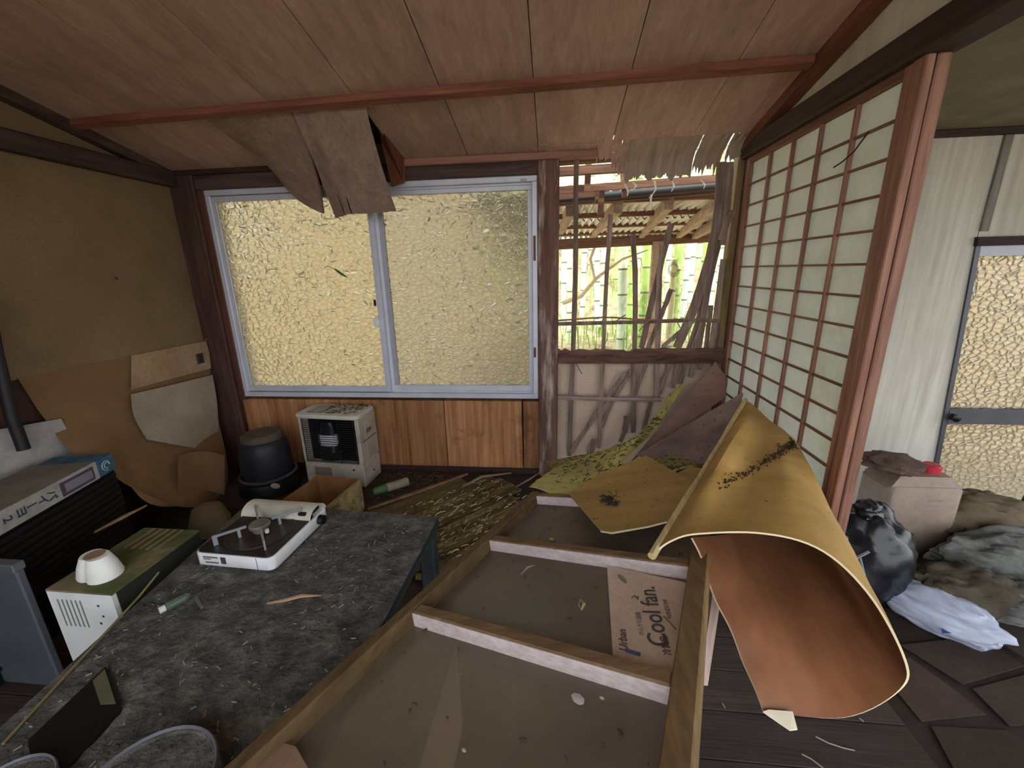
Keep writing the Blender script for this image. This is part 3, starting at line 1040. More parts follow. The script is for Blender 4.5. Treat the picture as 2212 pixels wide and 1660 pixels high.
obj('head_batten', beam((1.856, .03, 1.662), (2.34, .03, 1.672), .05, .03), M_purlin, bw)
# wire coil hanging on a culm side
obj('wire_coil', MB().tube([at(1455 + 13 * math.cos(a / 12 * 2 * PI) * (1 - a / 60), 582 + 17 * math.sin(a / 12 * 2 * PI) * (1 - a / 60), y=.05) for a in range(30)], .0015, 4), plain('rusty_wire', srgb(60, 52, 48), .8), bw)

# ---------------------------------------------------------------- torn ceiling sheets
M_rag = mottled('rotten_ceiling_ply', [(.3, srgb(150, 128, 114)), (.7, srgb(196, 174, 158))], 30, 6, .9, .5, .004, (1, .1, .1))
M_ragred = wood('red_back_ply', srgb(108, 58, 40), srgb(150, 90, 66), 'z', 30, 14, .8, .2)


def ragged(name, x0, x1, yb, path, jag, seed, parent=ceil, mats=None, nu=26, nv=10, label=None):
    """hanging torn ply: follows path (dy, dz) from the ceiling line, with a jagged lower edge"""
    def fn(u, v):
        L = 1 - jag * (.5 + .5 * nz(u * 9 + seed, seed)) - jag * .30 * abs(nz(u * 31, seed * 3)) - jag * .18 * abs(nz(u * 83, seed))
        q = cr(path, min(1, v * L))
        x = x0 + (x1 - x0) * u
        return Vector((x + .004 * nz(v * 5, seed), q[0] + .004 * nz(u * 6, v * 4, seed), q[1] + .005 * nz(u * 7 + seed, v * 3)))
    o = obj(name, MB().sheet(fn, nu, nv, .003, (0, 0, 0)), mats or [M_ceil], parent)
    if label:
        o['label'] = label
    return o


P_flat = [(-.12, cz(-.12)), (-.06, cz(-.06)), (-.01, cz(0) + .002)]
P_droop = [(-.12, cz(-.12)), (-.06, 1.676), (0, 1.632), (.03, 1.525)]
ragged('torn_panel', 1.758, 2.03, 0, P_flat, .12, 1)
ragged('torn_panel', 2.028, 2.102, 0, [(-.12, cz(-.12)), (-.05, 1.685), (-.005, 1.665), (.01, 1.62)], .45, 4)
ragged('torn_panel', 2.100, 2.133, 0, P_droop, .45, 8, nu=8)
ragged('torn_panel', 2.134, 2.166, 0, P_droop, .35, 5, nu=8)
ragged('torn_panel', 2.165, 2.475, 0, P_droop, .22, 2, mats=[M_rag], nu=90)
ragged('torn_panel', 2.480, 2.60, 0, P_droop, .36, 6, mats=[M_rag], nu=44)
ragged('torn_panel', 2.605, 2.70, 0, [(-.12, cz(-.12)), (-.07, 1.68), (-.04, 1.64), (-.03, 1.60)], .35, 9, mats=[M_rag])
# white fluttering shreds under the torn edge
M_shred = plain('white_shred', srgb(236, 236, 232), .7)
for i, (a, b, c) in enumerate((((1414, 390), (1416, 410), (1402, 428)), ((1452, 390), (1456, 402), (1450, 414)), ((1368, 394), (1374, 402), (1364, 412)), ((1350, 398), (1356, 412), (1355, 424)), ((1408, 420), (1406, 436), (1408, 450)), ((1514, 388), (1522, 398), (1520, 408)))):
    p3 = [at(*q, y=.06) for q in (a, b, c)]
    tag(obj('plastic_shred', MB().sheet(lambda u, v: cr(p3, u) + Vector(((v - .5) * .012 * (1 - .6 * u), .004 * math.sin(6 * u), 0)), 6, 2, .0008, (0, 0, 0)), M_shred), 'white shred dangling under the torn ceiling edge, %s from the peeling post' % ('fourth', 'fifth', 'second', 'first', 'third', 'sixth')[i], 'shred', 'white shreds under the torn ceiling')

# the two big sheets hanging over the window
hp = thing('hanging_ceiling_sheet', 'wide torn plywood ceiling sheet hanging in front of the window', 'plywood', (.98, -.3, 1.44))
T0, T1 = Vector((.815, -.478, cz(-.478) - .004)), Vector((1.118, -.478, cz(-.478) - .004))
B0, B1 = at(708, 467, y=-.17), at(856, 456, y=-.17)


def hang(u, v):
    a = T0.lerp(T1, u)
    b = B0.lerp(B1, u)
    q = a.lerp(b, v)
    q += Vector((0, -.035, .02)) * math.sin(PI * v) * (.7 + .6 * u)
    if v > .97:
        q.z += .006 * nz(u * 26, 2) + .004 * nz(u * 70)
    q.y += .012 * nz(u * 4, v * 3)
    if u < .3:
        q.y += .075 * (1 - u / .3) * v
        q.x += .012 * (1 - u / .3) * math.sin(PI * v)
    return q


M_ceilz = wood('hanging_ply', srgb(144, 118, 107), srgb(170, 142, 130), 'z', 20, 20, .7, .1, vary=0)
obj('sheet', MB().sheet(hang, 26, 18, .004, (0, 0, 0)), M_ceilz, hp, True)
for u0 in (.24, .37):
    obj('split', MB().tube([hang(u0, v) + Vector((.0, -.003, 0)) for v in (.8 - (u0 > .3) * -.03, .87, .93, .99)], [.0008, .0018, .0026, .003], 5), plain('split_dark', srgb(28, 20, 18), .9), hp)
tw = thing('twisted_ceiling_sheet', 'dark plywood ceiling sheet twisted down left of the hanging sheet', 'plywood', (.6, -.25, 1.5))
c00, c10, c11, c01 = Vector((.423, -.478, cz(-.478) - .005)), Vector((.812, -.478, cz(-.478) - .005)), at(699, 462, y=-.09), Vector((.423, -.07, cz(-.07) - .006))


def twist(u, v):
    q = c00.lerp(c10, u).lerp(c01.lerp(c11, u), v)
    q += Vector((.022, -.0, .012)) * math.sin(PI * v) * u
    q += Vector((-.02, 0, -.03)) * math.sin(PI * u) * v * v
    return q


obj('sheet', MB().sheet(twist, 22, 16, .004, (0, 0, 0)), M_ceilz, tw, True)
obj('torn_edge', MB().tube([twist(1.0, v) + Vector((.004, -.002, 0)) for v in (.2, .4, .6, .8, .99)], [.001, .003, .004, .005, .003], 5), plain('torn_fibre', srgb(120, 98, 86), .9), tw)
rb = [at(809, 238, y=-.36), at(874, 336, y=-.06), at(872, 394, y=-.06), at(846, 404, y=-.07), at(822, 300, y=-.2)]
mbx = MB()
mbx.prism(rb, (.003, .004, 0))
tag(obj('ceiling_fragment', mbx, M_ragred), 'small reddish plywood fragment hanging beside the wide torn ceiling sheet', 'plywood')
tag(obj('splinter_strip', MB().tube([at(806, 232, y=-.45), at(845, 290, y=-.22), at(878, 340, y=-.055)], [.002, .003, .002], 5), plain('pale_splinter', srgb(150, 124, 100), .8)), 'long pale splinter stretched along the gap in the ceiling', 'splinter')
# ---------------------------------------------------------------- glazed door lying across the table edge
FA, FB, FC = Vector((1.633, -1.091, .331)), Vector((2.156, -1.334, .462)), Vector((1.499, -1.429, .370))
e1 = (FB - FA).normalized()
e2 = (FC - FA).normalized()
en = e1.cross(-e2).normalized()
if en.z < 0:
    en = -en
FWD, PITCH = (FB - FA).length, (FC - FA).length


def fp(s, t, o=0.0):
    return FA + e1 * s + e2 * t + en * o


def fpx(px, py, o=0.0):
    d = ray(px, py)
    return CAM + d * (((FA + en * o - CAM).dot(en)) / d.dot(en))


def fbox(s0, s1, t0, t1, o0, o1, c=.003):
    mb = MB()
    vs8 = [fp(s, t, o) for o in (o0, o1) for s, t in ((s0, t0), (s1, t0), (s1, t1), (s0, t1))]
    mb.add(vs8, [(0, 3, 2, 1), (4, 5, 6, 7), (0, 1, 5, 4), (1, 2, 6, 5), (2, 3, 7, 6), (3, 0, 4, 7)])
    bm = bmesh.new()
    me = bpy.data.meshes.new('t')
    me.from_pydata([tuple(q) for q in mb.v], [], mb.f)
    bm.from_mesh(me)
    bmesh.ops.recalc_face_normals(bm, faces=bm.faces[:])
    bmesh.ops.bevel(bm, geom=bm.edges[:], offset=c, segments=1, affect='EDGES')
    r = MB()
    r.bm(bm)
    bpy.data.meshes.remove(me)
    return r


M_stile = wood('door_stile_brown', srgb(98, 76, 48), srgb(132, 106, 70), 'y', 24, 10, .75, .2)
M_bar_lit = wood('door_bar_lit', srgb(218, 198, 196), srgb(238, 222, 220), 'x', 30, 12, .7, .2)  # paler copy of the bar wood, painting rear daylight on near faces
M_bartop = wood('door_bar_brown', srgb(112, 86, 58), srgb(142, 112, 80), 'x', 30, 12, .75, .2)


def dusty_glass():
    t = NT('dusty_glass')
    v = t.coords()
    n1 = t.noise(v, 3, 6, .6)
    n2 = t.noise(v, 70, 3, .6)
    dust = t.mix(.4, t.ramp(n1, [(.3, srgb(128, 114, 98)), (.7, srgb(152, 136, 118))]), t.ramp(n2, [(.3, .7), (.7, 1.15)]), 'MULTIPLY')
    d = t.node('ShaderNodeBsdfDiffuse'); t.link(dust, d.inputs['Color'])
    tr = t.node('ShaderNodeBsdfTransparent'); tr.inputs['Color'].default_value = (.86, .88, .84, 1)
    gl = t.node('ShaderNodeBsdfGlossy'); gl.inputs['Roughness'].default_value = .22
    fac = t.ramp(n1, [(.25, .42), (.75, .58)])
    m1 = t.node('ShaderNodeMixShader'); t.link(fac, m1.inputs[0]); t.link(tr.outputs[0], m1.inputs[1]); t.link(d.outputs[0], m1.inputs[2])
    m2 = t.node('ShaderNodeMixShader'); m2.inputs[0].default_value = .05; t.link(m1.outputs[0], m2.inputs[1]); t.link(gl.outputs[0], m2.inputs[2])
    t.link(m2.outputs[0], t.out.inputs[0])
    return t.m


M_dglass = dusty_glass()
gd = thing('glazed_door', 'old wood framed glazed door lying flat across the middle, dusty panes up', 'door', fp(FWD / 2, .2, -.05))
tb, tf = -.40, PITCH + .62
obj('stile', fbox(-.034, 0, tb, tf, -.038, .006), M_stile, gd)
obj('stile', fbox(FWD, FWD + .042, tb, tf, -.038, .006), M_stile, gd)
for t0 in (tb, -.032, PITCH - .034, tf - .04):
    b = obj('crossbar', fbox(0, FWD, t0, t0 + .032, -.038, .002), M_bartop, gd)
    obj('bar_lit_front', fbox(0, FWD, t0 + .032, t0 + .0345, -.034, -.001, .0004), M_bar_lit, b)
for t0, t1 in ((tb + .03, -.032), (.002, PITCH - .034), (PITCH, tf - .04)):
    obj('glass_pane', fbox(-.004, FWD + .004, t0, t1, -.036, -.033, .0003), M_dglass, gd)
# things under the panes
M_card = mottled('carton_tan', [(.3, srgb(206, 178, 158)), (.7, srgb(230, 206, 188))], 6, 6, .85, .12, .002, fine=120)
M_cardb = mottled('carton_brown', [(.3, srgb(132, 104, 84)), (.7, srgb(168, 138, 114))], 4, 6, .85, .12, .002, fine=120)
M_ink = plain('print_ink', srgb(84, 76, 74), .8)
M_inkf = plain('print_ink_faint', srgb(132, 120, 112), .8)
M_inkb = plain('print_ink_blue', srgb(84, 98, 150), .8)
ca, cb, cc_, cd = [fpx(px, py, -.0255) for px, py in ((1311, 1222), (1488, 1260), (1457, 1458), (1324, 1416))]
cool = thing('fan_carton', 'flattened tan fan carton with grey lettering lying on the middle pane', 'carton', (ca + cc_) / 2)
obj('carton_body', MB().prism([ca, cb, cc_, cd], -en * .006), M_card, cool)
ux = (cb - ca).normalized()
uy = (ca - cd).normalized()
cw, ch = (cb - ca).length, (ca - cd).length


def on_card(a, b):   # a across (0..1), b from bottom (0) to top (1)
    return ca.lerp(cb, a).lerp(cd.lerp(cc_, a), 1 - b) + en * .0012


def card_text(nm, s, size, a, b, mat, shear=0.0, bold=0.0):
    return text_mesh(nm, s, size, frame_M(on_card(a, b), uy, -ux), mat, cool, .0003, shear=shear, bold=bold)


card_text('lettering', 'Cool fan.', .053, .62, .50, M_ink, .12, .0004)
card_text('lettering', 'WINDOW', .014, .80, .60, M_inkf)
card_text('lettering', '冷風扇', .017, .83, .22, M_ink)
card_text('lettering', 'ひんやり送風', .012, .45, .36, M_inkf)
card_text('lettering', 'Urban', .024, .19, .15, M_ink, .35)
obj('blue_label', MB().prism([on_card(.22, .055), on_card(.47, .055), on_card(.47, .085), on_card(.22, .085)], en * .0004), M_inkb, cool)
lfm = MB()
pl = []
for k in range(14):
    a = 2 * PI * k / 14
    pl.append(on_card(.205 + .045 * math.sin(a) * 1.0 + .045 * math.cos(a), .845 + .055 * math.cos(a) * -1))
lfm.prism(pl, en * .0004)
obj('leaf_emblem', lfm, plain('emblem_grey', srgb(150, 136, 130), .8), cool)
obj('drawn_line', MB().tube([on_card(.33, .62), on_card(.37, .66), on_card(.42, .62), on_card(.42, .66)], .0012, 4), M_ink, cool)
obj('drawn_line', MB().tube([on_card(.76, .50), on_card(.84, .46), on_card(.93, .40)], .0011, 4), M_ink, cool)
# long carton below the front pane
la, lb = fpx(986, 1386, -.050), fpx(903, 1668, -.050)
lc, ld = fpx(855, 1345, -.050), fpx(690, 1668, -.050)
dv = lb - la
lb2, ld2 = la + dv * 1.6, lc + (ld - lc) * 1.6
lcart = thing('long_carton', 'long brown carton lying under the front pane near the left stile', 'carton', (la + lb2) / 2 - en * .24)
obj('carton_body', MB().prism([la, lb2, ld2, lc], (0, 0, -.26)), M_cardb, lcart)
for k in range(4):
    q0 = lc.lerp(la, .50 + .02 * (k % 2)).lerp(ld2.lerp(lb2, .50), .44 + .045 * k) + Vector((0, 0, .001))
    obj('faded_print', MB().box((0, -.004, 0), (.05, .004, .0006), frame_M(q0, la - lc, dv)), M_inkf, lcart)
obj('carton_flap', MB().prism([lc + Vector((0, 0, .001)) + dv * .02, la + Vector((0, 0, .001)) + dv * .02, la + dv * .07 + Vector((0, 0, .001)), lc + dv * .07 + Vector((0, 0, .001))], en * .002), M_cardb, lcart)
# pale upright board beside the right stile
ub = MB()
f0, f1 = at(1511, 1482, z=.0), at(1529, 1482, z=.0)
g0 = f1 + Vector((.03, .20, 0))
ub.prism([f0, f1, f1 + Vector((.012, .10, 0)), f0 + Vector((.012, .10, 0))], (.004, 0, .385))
tag(obj('upright_board', ub, wood('pale_upright', srgb(176, 146, 134), srgb(212, 184, 172), 'z', 30, 12, .7, .2)), 'pale wooden board standing upright just right of the glazed door', 'board')

# ---------------------------------------------------------------- plywood sheets
def ply_mat(name, c1, c2, speck=srgb(58, 44, 24), amt=.0, axis='x', rough=.55):
    t = NT(name)
    v = t.coords({'x': (.12, 1, 1), 'y': (1, .12, 1)}[axis])
    a = t.noise(v, 9, 5, .6)
    blot = t.noise(t.coords(), 3.2, 6, .6)
    col = t.ramp(a, [(.3, c1), (.7, c2)])
    col = t.mix(1.0, col, t.ramp(blot, [(.3, .78), (.7, 1.12)]), 'MULTIPLY')
    s = t.noise(t.coords(), 42, 6, .75)
    col = t.mix(t.ramp(s, [(.60 - amt * .35, 0.0), (.64 - amt * .3, 1.0)]), col, speck)
    nb = t.bump(s, .3 + amt, .004)
    t.principled(col, rough, normal=nb, spec=.3)
    return t.m


M_yel = ply_mat('yellow_ply', srgb(168, 130, 62), srgb(202, 160, 88), amt=-.12)
M_yelflat = ply_mat('yellow_brown_ply', srgb(164, 128, 64), srgb(198, 160, 92), amt=-.05)
M_brn = ply_mat('brown_ply', srgb(122, 76, 48), srgb(156, 102, 68), amt=-.35, axis='y', rough=.4)
M_edge = plain('ply_edge', srgb(226, 208, 170), .7)
M_red = ply_mat('reddish_ply', srgb(112, 80, 68), srgb(150, 112, 96), srgb(70, 56, 50), amt=-.06)
M_gry = ply_mat('grey_red_ply', srgb(112, 92, 86), srgb(150, 124, 114), srgb(66, 54, 50), amt=-.04)
M_mossy = ply_mat('mossy_ply', srgb(150, 140, 74), srgb(200, 188, 108), srgb(72, 62, 36), amt=.10)
M_mossd = ply_mat('mossy_debris', srgb(112, 100, 46), srgb(156, 142, 72), srgb(54, 46, 26), amt=.22)

Fc = [at(1404, 1204, z=.50), at(1446, 1172, z=.525), at(1510, 1153, z=.555), at(1640, 1150, z=.57), at(1770, 1188, z=.55), at(1880, 1290, z=.47), at(1953, 1422, z=.37), at(1945, 1490, z=.31), at(1830, 1548, z=.27), at(1648, 1537, z=.27)]
Bc = [at(1608, 866, x=2.62), at(1622, 876, x=2.63), at(1645, 892, x=2.645), at(1670, 912, x=2.66), at(1700, 938, x=2.675), at(1728, 968, x=2.68), at(1768, 1080, x=2.665), at(1725, 1130, z=.36), at(1600, 1150, z=.42), at(1494, 1163, z=.50)]


def curl(u, v):
    f, b = cr(Fc, u), cr(Bc, u)
    q = b.lerp(f, v)
    tri = lambda c, w: max(0.0, 1 - abs(u - c) / w)
    q.z += .030 * math.sin(PI * v) * tri(.15, .09)          # raised ridge along the flap
    q.z -= .022 * math.sin(PI * v) * tri(.29, .10)
    q.z += .024 * math.sin(PI * v) * tri(.80, .06)          # fold inside the curl
    q.z += .010 * math.sin(PI * v) * tri(.93, .05)
    q += Vector((.005, 0, .008)) * nz(u * 5, v * 4)
    return q


cs = thing('curled_plywood', 'big curled plywood sheet, yellow outside and brown inside, sagging over the glazed door', 'plywood', (2.4, -1.2, .27))
obj('sheet', MB().sheet(curl, 64, 30, .0045, (0, 1, 2)), [M_brn, M_yel, M_edge], cs, True)
obj('edge_lip', MB().tube([curl(.002, v) + Vector((.002, -.003, .004)) for v in [k / 14 for k in range(15)]], [.009] * 5 + [.007] * 5 + [.010] * 5, 7), wood('lip_wood', srgb(196, 168, 110), srgb(226, 204, 150), 'y', 30, 12), cs, True)
wc = [at(1648, 1540, z=.275), at(1660, 1536, z=.277), at(1712, 1540, z=.278), at(1722, 1578, z=.27), at(1706, 1580, z=.27)]
obj('bare_corner', MB().prism(wc, (0, 0, .003)), plain('white_backing', srgb(236, 224, 196), .7), cs)
# grime line on the flap
gr = MB()
for k in range(260):
    tt = (k / 260) ** 1.5
    u, v = .47 - .26 * tt + random.gauss(0, .009), .12 + .62 * tt + random.gauss(0, .02)
    q = curl(u, v)
    d = Vector((random.uniform(-1, 1), random.uniform(-1, 1), .2)).normalized() * random.uniform(.002, .010)
    gr.tube([q + Vector((0, 0, .003)), q + d * .5 + Vector((0, 0, .006)), q + d + Vector((0, 0, .003))], random.uniform(.0006, .0022), 4)
o = obj('grime_crumbs', gr, plain('grime', srgb(58, 42, 24), .95), cs)
o['kind'] = 'stuff'

# flat yellow-brown sheet on the back pane
fpts = [fpx(1228, 1068, .014), fpx(1305, 1022, .018), fpx(1396, 986, .022), fpx(1470, 1028, .022), fpx(1532, 1062, .02), fpx(1440, 1130, .012), fpx(1402, 1140, .012), fpx(1322, 1154, .012), fpx(1298, 1150, .012)]
fs = thing('flat_plywood', 'flat yellowish brown plywood sheet lying on the back pane of the glazed door', 'plywood', fpts[0])
obj('sheet', MB().prism(fpts, en * .004), M_yelflat, fs)
for i in range(5, 8):
    obj('white_edge', MB().tube([fpts[i] + en * .002, fpts[i + 1] + en * .002], .0026, 5), M_edge, fs)
cl = MB()
for k in range(40):
    c0 = fpx(1316 + random.gauss(0, 9), 1082 + random.gauss(0, 6), .02)
    d = Vector((random.uniform(-1, 1), random.uniform(-1, 1), random.uniform(0, .4))).normalized() * random.uniform(.01, .03)
    cl.tube([c0, c0 + d * .5 + en * .006, c0 + d], random.uniform(.001, .003), 4)
tag(obj('leaf_clump', cl, plain('dark_leaves', srgb(62, 50, 38), .95)), 'small clump of dark rotten leaves on the flat yellowish sheet', 'debris', kind='stuff')

# long mossy curved strip rising to the corner
lo_ = [at(1143, 1052, z=.30), at(1250, 1072, z=.305), at(1340, 1000, y=-.50), at(1412, 930, y=-.31), at(1449, 876, y=-.2), at(1478, 834, y=-.14)]
hi_ = [at(1196, 1012, z=.30), at(1300, 972, z=.31), at(1374, 942, y=-.40), at(1415, 898, y=-.28), at(1446, 852, y=-.18), at(1474, 828, y=-.125)]


def strip(u, v):
    q = cr(lo_, u).lerp(cr(hi_, u), v)
    q.z += .006 * nz(u * 12, v * 5)
    if v > .9:
        q += (cr(lo_, u) - cr(hi_, u)) * (.18 * abs(nz(u * 14, 3)))
    return q


ms = thing('mossy_strip', 'long curved mossy yellow plywood strip rising into the corner', 'plywood', lo_[1])
obj('sheet', MB().sheet(strip, 40, 10, .004, (0, 1, 0)), [M_mossy, M_red], ms, True)
# litter lying on the strip
lt = MB()
for k in range(170):
    u, v = random.uniform(.05, .62), random.uniform(.25, .98)
    q = strip(u, v) + Vector((0, 0, .004))
    a = random.gauss(.5, .5)
    d = Vector((math.cos(a), math.sin(a), random.uniform(-.05, .25))) * random.uniform(.008, .035)
    lt.tube([q, q + d * .5 + Vector((0, 0, .004)), q + d], random.uniform(.0008, .0022), 4)
o = obj('litter', lt, plain('dark_litter', srgb(74, 62, 34), .95), ms)
o['kind'] = 'stuff'
# second mossy flap at its left end, behind
k2 = [at(1177, 1000, z=.28), at(1250, 985, z=.285), at(1330, 975, z=.29), at(1300, 1000, z=.285), at(1200, 1020, z=.28), at(1192, 1018, z=.28)]
tag(obj('mossy_flap', MB().prism(k2, (0, 0, .004)), M_mossd), 'short mossy plywood flap poking out behind the left end of the mossy strip', 'plywood')
k3 = [at(1384, 1004, z=.30), at(1440, 985, z=.31), at(1545, 966, z=.32), at(1535, 1008, z=.325), at(1450, 1012, z=.31)]
tag(obj('mossy_scrap', MB().prism(k3, (0, 0, .004)), M_mossd), 'mossy debris covered scrap between the flat sheet and the grey red board', 'plywood')
tag(obj('yellow_sliver', MB().tube([at(1430, 1034, z=.345), at(1462, 1014, z=.345), at(1500, 1006, z=.345)], [.005, .008, .004], 6, flat=.4), M_mossy), 'thin yellow plywood sliver beside the curled sheet edge', 'plywood')
k4 = [at(1450, 1030, z=.335), at(1490, 1010, z=.34), at(1530, 1015, z=.345), at(1530, 1062, z=.345)]
tag(obj('yellow_scrap', MB().prism(k4, (0, 0, .003)), M_yel), 'small bright yellow plywood scrap tucked under the curled sheet', 'plywood')
# two reddish boards leaning in the corner


def leaner(name, pts, mat, label, th=.006):
    a, b, c, d = pts
    return tag(obj(name, MB().sheet(lambda u, v: a.lerp(b, u).lerp(d.lerp(c, u), v) + Vector((.004 * nz(u * 4, v * 4), .006 * nz(u * 3, v * 5, 2), 0)), 12, 8, th, (0, 0, 0)), mat, None, True), label, 'plywood')


leaner('leaning_board', [at(1545, 782, y=-.10), at(1566, 812, y=-.13), at(1568, 858, y=-.19), at(1360, 1000, y=-.22)], M_red, 'reddish plywood board leaning in the corner under the shoji, farther one')
leaner('leaning_board', [at(1604, 849, y=-.36), at(1600, 880, y=-.42), at(1535, 1010, y=-.52), at(1372, 985, y=-.28)], M_gry, 'greyish red plywood board leaning in front of the farther corner board')

tag(obj('cardboard_flap', MB().prism([fpx(516, 1668, -.02), fpx(598, 1606, -.02), fpx(640, 1618, -.02), fpx(668, 1668, -.02)], en * .004), M_cardb), 'brown cardboard flap at the front left corner of the glazed door', 'cardboard')

cr_ = MB()
rr = random.Random(31)
for k in range(110):
    s_, t_ = rr.uniform(.02, FWD - .02), (rr.uniform(tb + .04, -.04) if k < 70 else rr.uniform(.02, PITCH + .4))
    q = fp(s_, t_, -.031)
    a = rr.uniform(0, 2 * PI)
    d = (e1 * math.cos(a) + e2 * math.sin(a)) * rr.uniform(.002, .012)
    cr_.tube([q, q + d * .5 + en * .002, q + d], rr.uniform(.0006, .0022), 4)
tag(obj('pane_crumbs', cr_, plain('pane_crumb', srgb(66, 56, 42), .95, vary=.4)), 'dark leaf crumbs scattered over the panes of the glazed door', 'debris', kind='stuff')
# ---------------------------------------------------------------- low table
M_table = mottled('dirty_table', [(.3, srgb(70, 70, 68)), (.5, srgb(104, 103, 98)), (.62, srgb(128, 125, 117)), (.72, srgb(152, 146, 134)), (.78, srgb(110, 104, 100))], 16, 12, .9, 1.0, .012, fine=100)
M_tableside = mottled('table_side', [(.3, srgb(42, 50, 52)), (.7, srgb(66, 76, 78))], 8, 6, .8, .3, .003)
TZ = .305
tcn = [at(947, 1118, z=TZ), at(455, 1094, z=TZ), Vector((.80, -2.12, TZ)), Vector((1.385, -2.12, TZ))]
tcn[1] = Vector((.655, -.895, TZ))
tbl = thing('low_table', 'low dark table thickly covered with grey dirt', 'table', (1.05, -1.5, 0))


def ttop(u, v):
    a = tcn[1].lerp(tcn[0], u).lerp(tcn[2].lerp(tcn[3], u), v)
    e = min(u, 1 - u, v, 1 - v)
    a.z += (.005 * nz(u * 12, v * 20) + .006 * abs(nz(u * 30, v * 45)) + .004 * abs(nz(u * 62, v * 95))) * min(1, e * 18)
    return a


tm = MB()
tm.sheet(ttop, 110, 190, .002, (0, 0, 0))
obj('dirt_crust', tm, M_table, tbl, True)
obj('table_top', MB().prism([q - Vector((0, 0, .035)) for q in (tcn[0], tcn[1], tcn[2], tcn[3])], (0, 0, .033)), M_tableside, tbl)
ins = [(tcn[0] + Vector((-.035, -.035, 0))), tcn[1] + Vector((.045, -.035, 0)), tcn[2] + Vector((.05, .05, 0)), tcn[3] + Vector((-.05, .05, 0))]
for q in ins:
    obj('leg', MB().cbox((q.x - .027, q.y - .027, 0), (q.x + .027, q.y + .027, TZ - .035), .006), M_tableside, tbl)
for a, b in ((0, 1), (1, 2), (2, 3), (3, 0)):
    p, q = ins[a].copy(), ins[b].copy()
    p.z = q.z = TZ - .055
    obj('apron', beam(p, q, .016, .045), M_tableside, tbl)
# things on the table
tag(obj('wood_sliver', MB().tube([at(577, 1304, z=TZ + .008), at(620, 1296, z=TZ + .014), at(650, 1288, z=TZ + .014), at(694, 1287, z=TZ + .008)], [.003, .007, .007, .002], 6, flat=.35), plain('sliver_pink', srgb(206, 160, 128), .7)), 'thin pinkish wood sliver lying on the dirty table', 'sliver')
bt_ = thing('glass_vial', 'small dusty glass vial with a white cap lying on the dirty table', 'bottle', at(370, 1308, z=TZ))
v0, v1 = at(350, 1317, z=TZ + .014), at(402, 1290, z=TZ + .014)
vd = (v1 - v0).normalized()
obj('vial_body', MB().tube([v0 + vd * .008, v0 + vd * .012, v0 + vd * .05, v0 + vd * .056, v0 + vd * .062], [.008, .012, .012, .009, .004], 12), plain('vial_glass', srgb(92, 108, 92), .2, spec=.6), bt_, True)
obj('cap', MB().tube([v0 - vd * .006, v0 + vd * .007], .009, 12), plain('cap_white', srgb(220, 220, 214), .5), bt_, True)
tag(obj('screw', MB().tube([at(423, 1292, z=TZ + .006), at(436, 1314, z=TZ + .006)], [.005, .003], 7), plain('screw_grey', srgb(130, 128, 130), .5, .5)), 'small grey screw lying by the glass vial', 'screw')
# flat black slab painting the dark gap near the left edge
bx0, bx1, bx2 = at(60, 1600, z=TZ + .012), at(228, 1440, z=TZ + .012), at(262, 1530, z=TZ + .012)
bxa, bxb = (bx1 - bx0), (bx2 - bx1)
vb = thing('dark_gap_slab', 'flat black slab painting the dark gap at the left edge of the dirty table', 'case', bx0)
obj('case_body', MB().prism([bx0 - Vector((0, 0, .010)), bx1 - Vector((0, 0, .010)), bx1 + bxb - Vector((0, 0, .010)), bx0 + bxb - Vector((0, 0, .010))], (0, 0, .010)), plain('gap_slab_black', srgb(18, 18, 19), .5), vb)
l0 = bx0.lerp(bx1, .80)
obj('khaki_label', MB().prism([l0 + bxb * .05, bx1 + bxb * .05 - bxa * .02, bx1 + bxb * .85 - bxa * .04, l0 + bxb * .6], (0, 0, .001)), plain('khaki_label', srgb(96, 92, 66), .8), vb)
# round dusty lids at the bottom edge
for (px, py, rr, z, nm, lb) in ((300, 1720, .105, .05, 'round_lid', 'round dirt covered lid at the front of the low table'), (-10, 1735, .07, .03, 'round_lid', 'round dark lid at the front left corner of the low table')):
    c = at(px, py, z=TZ + z)
    r_ = thing(nm, lb, 'lid', (c.x, c.y, TZ))
    obj('lid_body', MB().lathe([(rr * .96, TZ + .002), (rr, TZ + .006), (rr, TZ + z - .01), (rr * .98, TZ + z), (rr * .93, TZ + z), (rr * .92, TZ + z - .006), (.005, TZ + z - .004)], 40, (c.x, c.y, 0)), M_table, r_, True)
    obj('lid_rim', MB().lathe([(rr * .985, TZ + z - .004), (rr * 1.01, TZ + z), (rr * .985, TZ + z + .004), (rr * .95, TZ + z)], 40, (c.x, c.y, 0), caps=False), plain('rim_grey', srgb(92, 90, 100), .5), r_, True)

# ---------------------------------------------------------------- portable gas stove
M_white = plain('enamel_white', srgb(238, 238, 240), .35, 0, .5)
M_white_d = plain('enamel_dirty', srgb(198, 194, 178), .5, 0, .4, .15, 120, .2)
M_blk = plain('stove_black', srgb(36, 30, 28), .45, 0, .4, .1, 90, .3)
M_steel = plain('steel_rack', srgb(176, 182, 188), .35, .6, .5)
S0 = at(424, 1222, z=TZ + .005)
S1 = at(592, 1238, z=TZ + .005)
S2 = at(700, 1117, z=TZ + .005)
sx = (S1 - S0).normalized()
SW = (S1 - S0).length
sy = Vector((-sx.y, sx.x, 0))
SD = (S2 - S1).dot(sy)
SM = frame_M((S0.x, S0.y, TZ + .004), sx, sy)
stv = thing('gas_stove', 'white portable gas stove with black top standing on the dirty table', 'stove', (S0.x, S0.y, TZ))
obj('stove_body', MB().rbox((0, 0, .004), (SW, SD, .046), .022, 5, 'z', .003, SM), M_white, stv, True)
